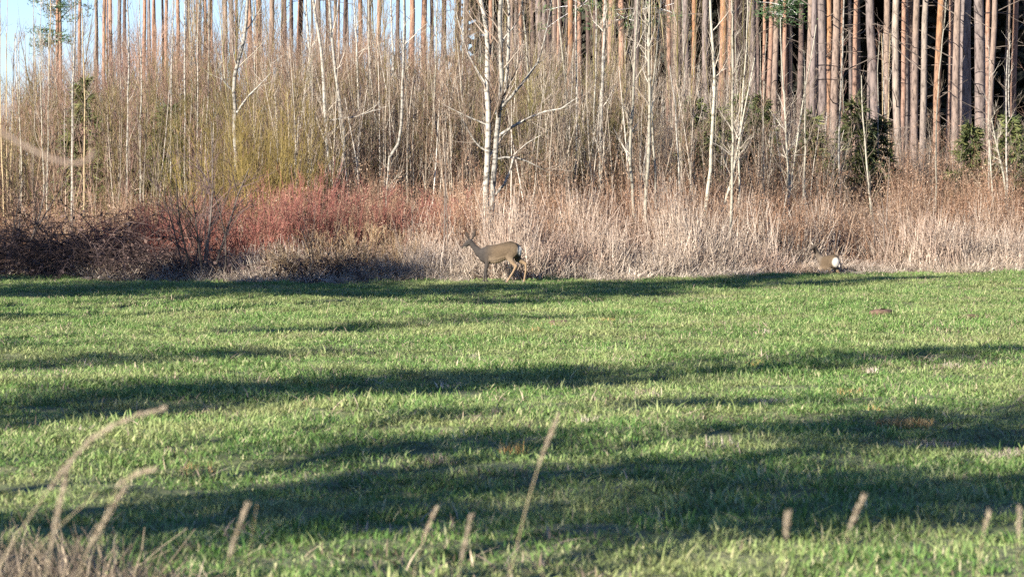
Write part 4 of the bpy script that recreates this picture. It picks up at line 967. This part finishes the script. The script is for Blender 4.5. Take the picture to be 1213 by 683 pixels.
for px, py, w, h, lb in ((441, 333.8, .16, .05, 'flat pale stone at the left end of the stone row'), (449, 334.2, .11, .09, 'small pale stone next to the flat one in the stone row'), (459, 333.6, .17, .07, 'low pale stone in the middle of the stone row'),
                         (469, 333.4, .14, .06, 'low pale stone left of the biggest stone'), (483, 333.2, .21, .16, 'biggest rounded pale stone at the right end of the row')):
    lump('stone', lb, 'stone', px, py, w, .14, h, M['stone'], 'pale stones at the foot of the thicket')
lump('molehill', 'brown molehill on the sunlit grass below the second deer', 'molehill', 1045, 378, .17, .17, .07, M['earth'], 'molehills in the meadow', .3, .08)
lump('molehill', 'small brown molehill in the shaded grass at lower right', 'molehill', 1152, 384, .13, .13, .04, M['earth'], 'molehills in the meadow', .3, .08)
lump('molehill', 'flat brown earth mound on the grass below the first deer', 'molehill', 663, 386, .14, .14, .05, M['earth'], 'molehills in the meadow', .3, .08)
M['ochre'] = island_mat('ochre_grass', [(0, (0.30, 0.17, 0.06)), (0.6, (0.46, 0.30, 0.12)), (1, (0.55, 0.43, 0.22))], 0.8, None, 1, 0.15, 0.1)
def tussock(label, px, py, rad, n, h, mat_):
    d = CAM_H * FPX / (py - HOR); x0 = px2x(px, d)
    V_, F_ = blade_tuft(n, rad, h * .5, h, 0.007, 1.1)
    o = link('grass_tussock', mesh('grass_tussock', V_, F_, M[mat_], False)); o.location = (x0, d, gz(x0, d))
    return tag(o, label, 'tussock', 'dry tussocks in the meadow')
for a_ in (('ochre dry grass patch in the meadow at the lower right', 1072, 507, .2, 420, .085, 'ochre'), ('bleached dry patch right of the ochre one', 1105, 520, .22, 260, .07, 'thatch'), ('bleached dry grass patch close to the right edge', 1185, 535, .25, 300, .075, 'thatch'),
           ('small bleached patch above the dark shadow right of the middle', 905, 476, .22, 220, .07, 'thatch'), ('rusty dry patch under the first deer on the grass', 708, 384, .22, 260, .09, 'ochre'), ('faint dry patch on the sunlit grass left of the middle', 345, 395, .2, 200, .08, 'thatch'),
           ('small ochre tuft on the far sunlit grass at the left', 235, 396, .16, 160, .08, 'ochre')):
    tussock(*a_)
for i in range(26):
    p0, q0 = rnd(20, 1200), rnd(350, 560)
    tussock(['small bleached tuft of dead grass in the green meadow', 'small ochre tuft of dead grass in the green meadow', 'small straw coloured tuft in the green meadow'][i % 3], p0, q0, rnd(.05, .14), int(rnd(20, 60)), rnd(.07, .12), ['thatch', 'ochre', 'straw'][i % 3])

# ------------------------------------------------------------------ tall dry stalks near the camera
M['stalk'] = island_mat('dry_stalk', [(0, (0.34, 0.26, 0.15)), (1, (0.50, 0.41, 0.27))], 0.7, None, 1, 0.1, 0.1)
M['seed'] = island_mat('dry_seed_head', [(0, (0.30, 0.23, 0.16)), (1, (0.52, 0.44, 0.33))], 0.8, None, 1, 0.25, 0.1)
def stalk(label, d, pl, w, head, hw, lean_y=0.0):
    """Stalk along a photo polyline (bottom first), HEAD = share of its length carrying the seed head, HW = width of the head in pixels."""
    pts = [(px2x(a, d), py2z(b_, d)) for a, b_ in pl]
    sl = np.clip((pts[1][0] - pts[0][0]) / max(pts[1][1] - pts[0][1], .02), -.5, .5)
    z0 = pts[0][1]; xb = pts[0][0] - sl * .45 * z0
    g0 = gz(xb, d)
    t = thing('grass_stalk', label, 'grass stalk', (xb, d, g0), 0, 'tall dry stalks close to the camera')
    p3 = np.array([(0, 0, 0), (pts[0][0] - xb - sl * .2 * z0, 0, z0 * .5 - g0)] + [(a - xb, 0, b_ - g0) for a, b_ in pts])
    q = np.concatenate([[0], np.cumsum(np.linalg.norm(np.diff(p3, axis=0), axis=1))])
    k = 22; tt = np.linspace(0, q[-1], k); P = np.stack([np.interp(tt, q, p3[:, i]) for i in range(3)], -1)
    P[1:-1] = .25 * P[:-2] + .5 * P[1:-1] + .25 * P[2:]
    P[:, 1] += lean_y * (tt / q[-1]) ** 2
    r = w * .48 * d / FPX / 2
    link('stem', mesh('stem', *tubes(P[None], (r * np.linspace(1.1, .5, k))[None], 5), M['stalk']), t)
    if head:
        vis = np.linalg.norm(np.diff(p3[2:], axis=0), axis=1).sum(); hl = head * vis
        n = int(150 * max(hl / .1, .6)); u = np.sqrt(rnd(0, 1, n)) if False else rnd(0, 1, n); s_ = q[-1] - hl * u
        C = np.stack([np.interp(s_, tt, P[:, i]) for i in range(3)], -1)
        Tn = norm(np.gradient(P, axis=0)); Tn = np.stack([np.interp(s_, tt, Tn[:, i]) for i in range(3)], -1)
        q_ = norm(np.cross(Tn, rng.normal(0, 1, (n, 3))))
        prof = np.sin(np.pi * (u * .85 + .12)) ** .7 * hw * .34 * d / FPX / 2
        D = norm(Tn + q_ * .45); L = np.full(n, .011) * rnd(.7, 1.4, n)
        C = C + q_ * (prof * rnd(.1, .75, n))[:, None]
        Ps = np.stack([C, C + D * L[:, None] * .6, C + D * L[:, None]], 1)
        sd = norm(np.cross(D, rng.normal(0, 1, (n, 3))))
        link('seed_head', mesh('seed_head', *blades(Ps, np.array([[.0012, .0026, .0005]]) * np.ones((n, 1)), sd), M['seed'], False), t)
    return t
for a_ in (('tallest straight dry stalk rising in the middle foreground', 8, [(602, 683), (612, 650), (623, 600), (640, 545), (661, 492)], 3.2, .34, 6),
           ('long dry stalk arching to the right in the left foreground', 7.5, [(-6, 672), (30, 618), (60, 575), (85, 540), (110, 515), (150, 493), (192, 484)], 3.4, .62, 9),
           ('thick headed upright stalk in the left foreground', 7.2, [(50, 690), (62, 632), (70, 592), (82, 548)], 4, .75, 11),
           ('bare straw stalk slanting right in the left foreground', 7.5, [(15, 690), (45, 645), (75, 618), (114, 584)], 3.4, 0, 0),
           ('stalk with fat head leaning right beside the bare straw', 7.5, [(88, 690), (105, 645), (125, 612), (147, 577)], 3.2, .7, 10),
           ('small drooping stalk above the fat headed one', 7.8, [(118, 640), (128, 585), (133, 574), (148, 563), (182, 556)], 2.0, .45, 7),
           ('short stalk with blunt head right of the left clump', 7.8, [(262, 690), (274, 650), (281, 625), (293, 597)], 2.6, .7, 9),
           ('thin bare stalk beside the blunt headed one', 8, [(290, 690), (297, 640), (304, 596)], 1.8, 0, 0),
           ('low headed stalk left of the tallest one', 8, [(541, 690), (549, 650), (558, 612)], 2.6, .7, 6),
           ('thin slanted stalk further left of the tallest one', 8.5, [(488, 690), (500, 640), (516, 603)], 2.0, .4, 4),
           ('bent stalk falling right from the tallest one', 7, [(608, 640), (618, 655), (636, 670), (655, 690)][::-1], 2.6, 0, 0),
           ('stalk with oval head in the right foreground', 7.5, [(988, 690), (999, 652), (1008, 622), (1024, 588)], 2.2, .42, 11),
           ('short fuzzy stalk left of the oval headed one', 7, [(929, 690), (931, 650), (934, 606)], 2.0, .4, 12),
           ('bare bent stalk near the right edge', 8, [(1158, 690), (1163, 655), (1166, 630), (1173, 606)], 3.2, .3, 6),
           ('thin broken stalk by the right edge', 8, [(1206, 690), (1208, 650), (1209, 604)], 1.8, .4, 5)):
    stalk(*a_)
for a_ in (('dark thin stalk standing alone in the far meadow', 36.5, [(792, 413), (791, 406), (789, 401)], 1.6, 0, 0), ('pale single stalk in front of the shadow at the right', 24.5, [(977, 500), (976, 490), (977, 482)], 1.6, .3, 3),
           ('pale bent blade in the meadow at the left', 43, [(386, 372), (389, 362), (391, 356)], 1.4, 0, 0)):
    stalk(*a_)
# heap of dead grass in the lower left corner and loose dead blades along the bottom
protos = [mesh('dead_tuft', *reed_proto(34, 0.2, 0.1, 0.42, 0.006, 1.5, 0), M['deadgrass'], False) for _ in range(3)]
n = 70; d_ = rnd(10.8, 13.4, n); p_ = rnd(-120, 175, n); p_[:12] = rnd(175, 240, 12); x = px2x(p_, d_); hs = np.interp(p_, [-100, 60, 180, 240], [.85, .7, .4, .2]) * rnd(.6, 1.1, n)
scat('dead_grass', protos, p_, d_, x, d_, hs, 'heap of dead grass in the lower left corner', 'dry grass', 0.25)
protos = [mesh('dead_blade_tuft', *blade_tuft(7, 0.12, 0.2, 0.5, 0.005, 0.7), M['straw'], False) for _ in range(3)]
n = 60; d_ = rnd(8.2, 11.5, n); p_ = rnd(-60, 1280, n); x = px2x(p_, d_)
scat('dead_grass', protos, p_, d_, x, d_, rnd(.5, 1.15, n), 'loose dead blades along the bottom of the picture', 'dry grass', 0.2)

# bare sapling at the left, beside the camera, whose low branch hangs into the picture
M['neartwig'] = bark_mat('brown_grey_twig', (0.34, 0.26, 0.21), (0.20, 0.15, 0.12), 30)
d = 5.6; x0 = px2x(-210, d); g0 = gz(x0, d)
t = thing('bare_sapling', 'bare sapling beside the camera whose blurred branch curves in at the left edge', 'sapling', (x0, d, g0))
link('trunk', mesh('trunk', *tubes(np.array([[[0, 0, -.1], [.02, .01, .8], [-.01, .02, 1.6], [.02, 0, 2.6]]]), np.array([[.02, .017, .013, .006]]), 7), M['neartwig']), t)
for pl, r0, r1 in (([(-208, 30), (-120, 80), (-50, 128), (0, 156), (30, 173), (60, 188), (82, 194), (100, 192), (109, 186), (113, 179)], .0042, .0022), ([(-206, 110), (-120, 150), (-50, 146), (-5, 132), (20, 126)], .0034, .0018), ([(-210, -60), (-160, -140), (-120, -260)], .006, .002)):
    P = np.array([[(px2x(a, d) - x0, 0, py2z(b_, d) - g0) for a, b_ in pl]])
    link('branch', mesh('branch', *tubes(P, np.linspace(r0, r1, len(pl))[None], 7), M['neartwig']), t)

# ------------------------------------------------------------------ pines left of and behind the camera: their shadows lie across the meadow
TAN = math.tan(SUN_EL)
def shade_pine(ax, ay, L, W, zb, dens=1.0, label='pine beside the meadow whose shadow lies across the grass'):
    """The shadow of its crown starts at ground point (AX, AY) and runs L metres away from the sun, W metres wide."""
    off = zb / TAN; x0, y0 = ax - SH[0] * off, ay - SH[1] * off; h = L * TAN
    t = thing('pine_tree', label, 'tree', (x0, y0, 0), 0, 'pines beside the meadow')
    P = np.array([[[0, 0, -.2], [.05, 0, zb * .5], [0, .04, zb], [0, 0, zb + h * .9]]])
    tr = link('trunk', mesh('trunk', *tubes(P, np.array([[.12, .10, .08, .02]]), 7), M['pine']), t); tr.color = (.46, .28, .16, 1)
    n = max(8, int(6.0 * L * TAN * W * dens)); g_ = max(4, n // 3)
    u = np.clip(rnd(0, 1, g_)[rng.integers(0, g_, n)] + rng.normal(0, .07, n), 0, 1); a = rnd(0, 6.28, n); q = W * .5 * np.sqrt(rnd(.02, 1, n)) * (0.55 + 0.45 * np.sin(np.pi * np.clip(u * 1.0 + .1, 0, 1)))
    C = np.stack([q * np.cos(a), q * np.sin(a), zb + h * u], -1)
    Q = C + np.array([x0, y0, 0]) - np.array([DEER1_X + .45, DEER1_D, .55]); ts = np.array(to_sun)       # a gap in the crowns lets the sun reach the first deer
    C = C[np.linalg.norm(Q - (Q @ ts)[:, None] * ts, axis=1) > 1.15]; n = len(C); u = np.zeros(n)
    if n == 0: C = np.array([[0, 0, zb + h * .8]]); n = 1; u = np.zeros(1)
    lim = np.stack([np.stack([0 * u, 0 * u, C[:, 2] - .25], -1), C * np.array([.5, .5, 1]) - np.array([0, 0, .1]), C], 1)
    v1, f1 = tubes(lim, np.tile([.025, .016, .006], (n, 1)), 3); v2, f2 = needle_cloud(C, 44, .34, .30, .075)
    V_, F_ = join([(v1, f1), (v2, f2)])
    c = link('crown', mesh('crown', V_, F_, [M['pine'], M['needle']], False, np.concatenate([np.zeros(len(f1)), np.ones(len(f2))])), t); c.color = (.46, .28, .16, 1)
for a_ in ((-3, 50.2, 11, 2.2, 6), (0.3, 51.8, 10.5, 2.0, 6.5), (-5.5, 51.6, 10, 2.2, 6.4), (3.4, 54.6, 8, 1.5, 8.5), (-10.5, 50.8, 10, 2.4, 6), (-1, 48.2, 6, 1.2, 7), (-8.5, 51.0, 10, 3.0, 6), (-4.5, 50.5, 10.5, 2.2, 7), (-1.5, 53.5, 11, 1.8, 6.5), (-7, 54, 8, 2.2, 6.2), (-10, 55, 8.5, 2.6, 6), (-12.5, 57.5, 12.5, 3.5, 6), (-13, 53, 6, 2, 6), (-6, 55.0, 5, 1.6, 7.5), (-14, 60, 9, 3, 6),
           (-3.2, 38.2, 6.5, 1.3, 6, .7), (-7, 31.3, 6, 1.0, 6, .8), (-8, 40, 5, 1.5, 6, .7),
           (-3.6, 25.2, 7, 2.2, 6, .75), (-1.0, 27.0, 8, 1.9, 6.5, .6), (2.2, 30.0, 6.5, 1.5, 7, .55), (-5.4, 21.6, 4.5, .9, 6, 1.2), (-1.2, 22.1, 4.5, 1.0, 6, .8), (1.2, 21.4, 6.0, 1.3, 7, .8), (3.4, 22.2, 5, 1.3, 7, .8),
           (-1.8, 19.3, 4, .9, 6, 1.1), (.2, 18.8, 4.5, 1.0, 6.5), (-3.4, 15.6, 4.5, 1.4, 6, .9), (-2.2, 15.7, 5, 1.5, 7, 1.0), (-.9, 15.6, 5, 1.4, 7, 1.0), (.3, 15.4, 5.5, 1.5, 6.5, 1.0), (1.5, 15.6, 4.5, 1.5, 7, 1.0), (2.4, 17.2, 3.5, 1.0, 7, .9), (-3.9, 12.3, 2.8, 1.2, 6, 1.3), (-5.5, 29.5, 5, 1.0, 6)):
    shade_pine(*a_)
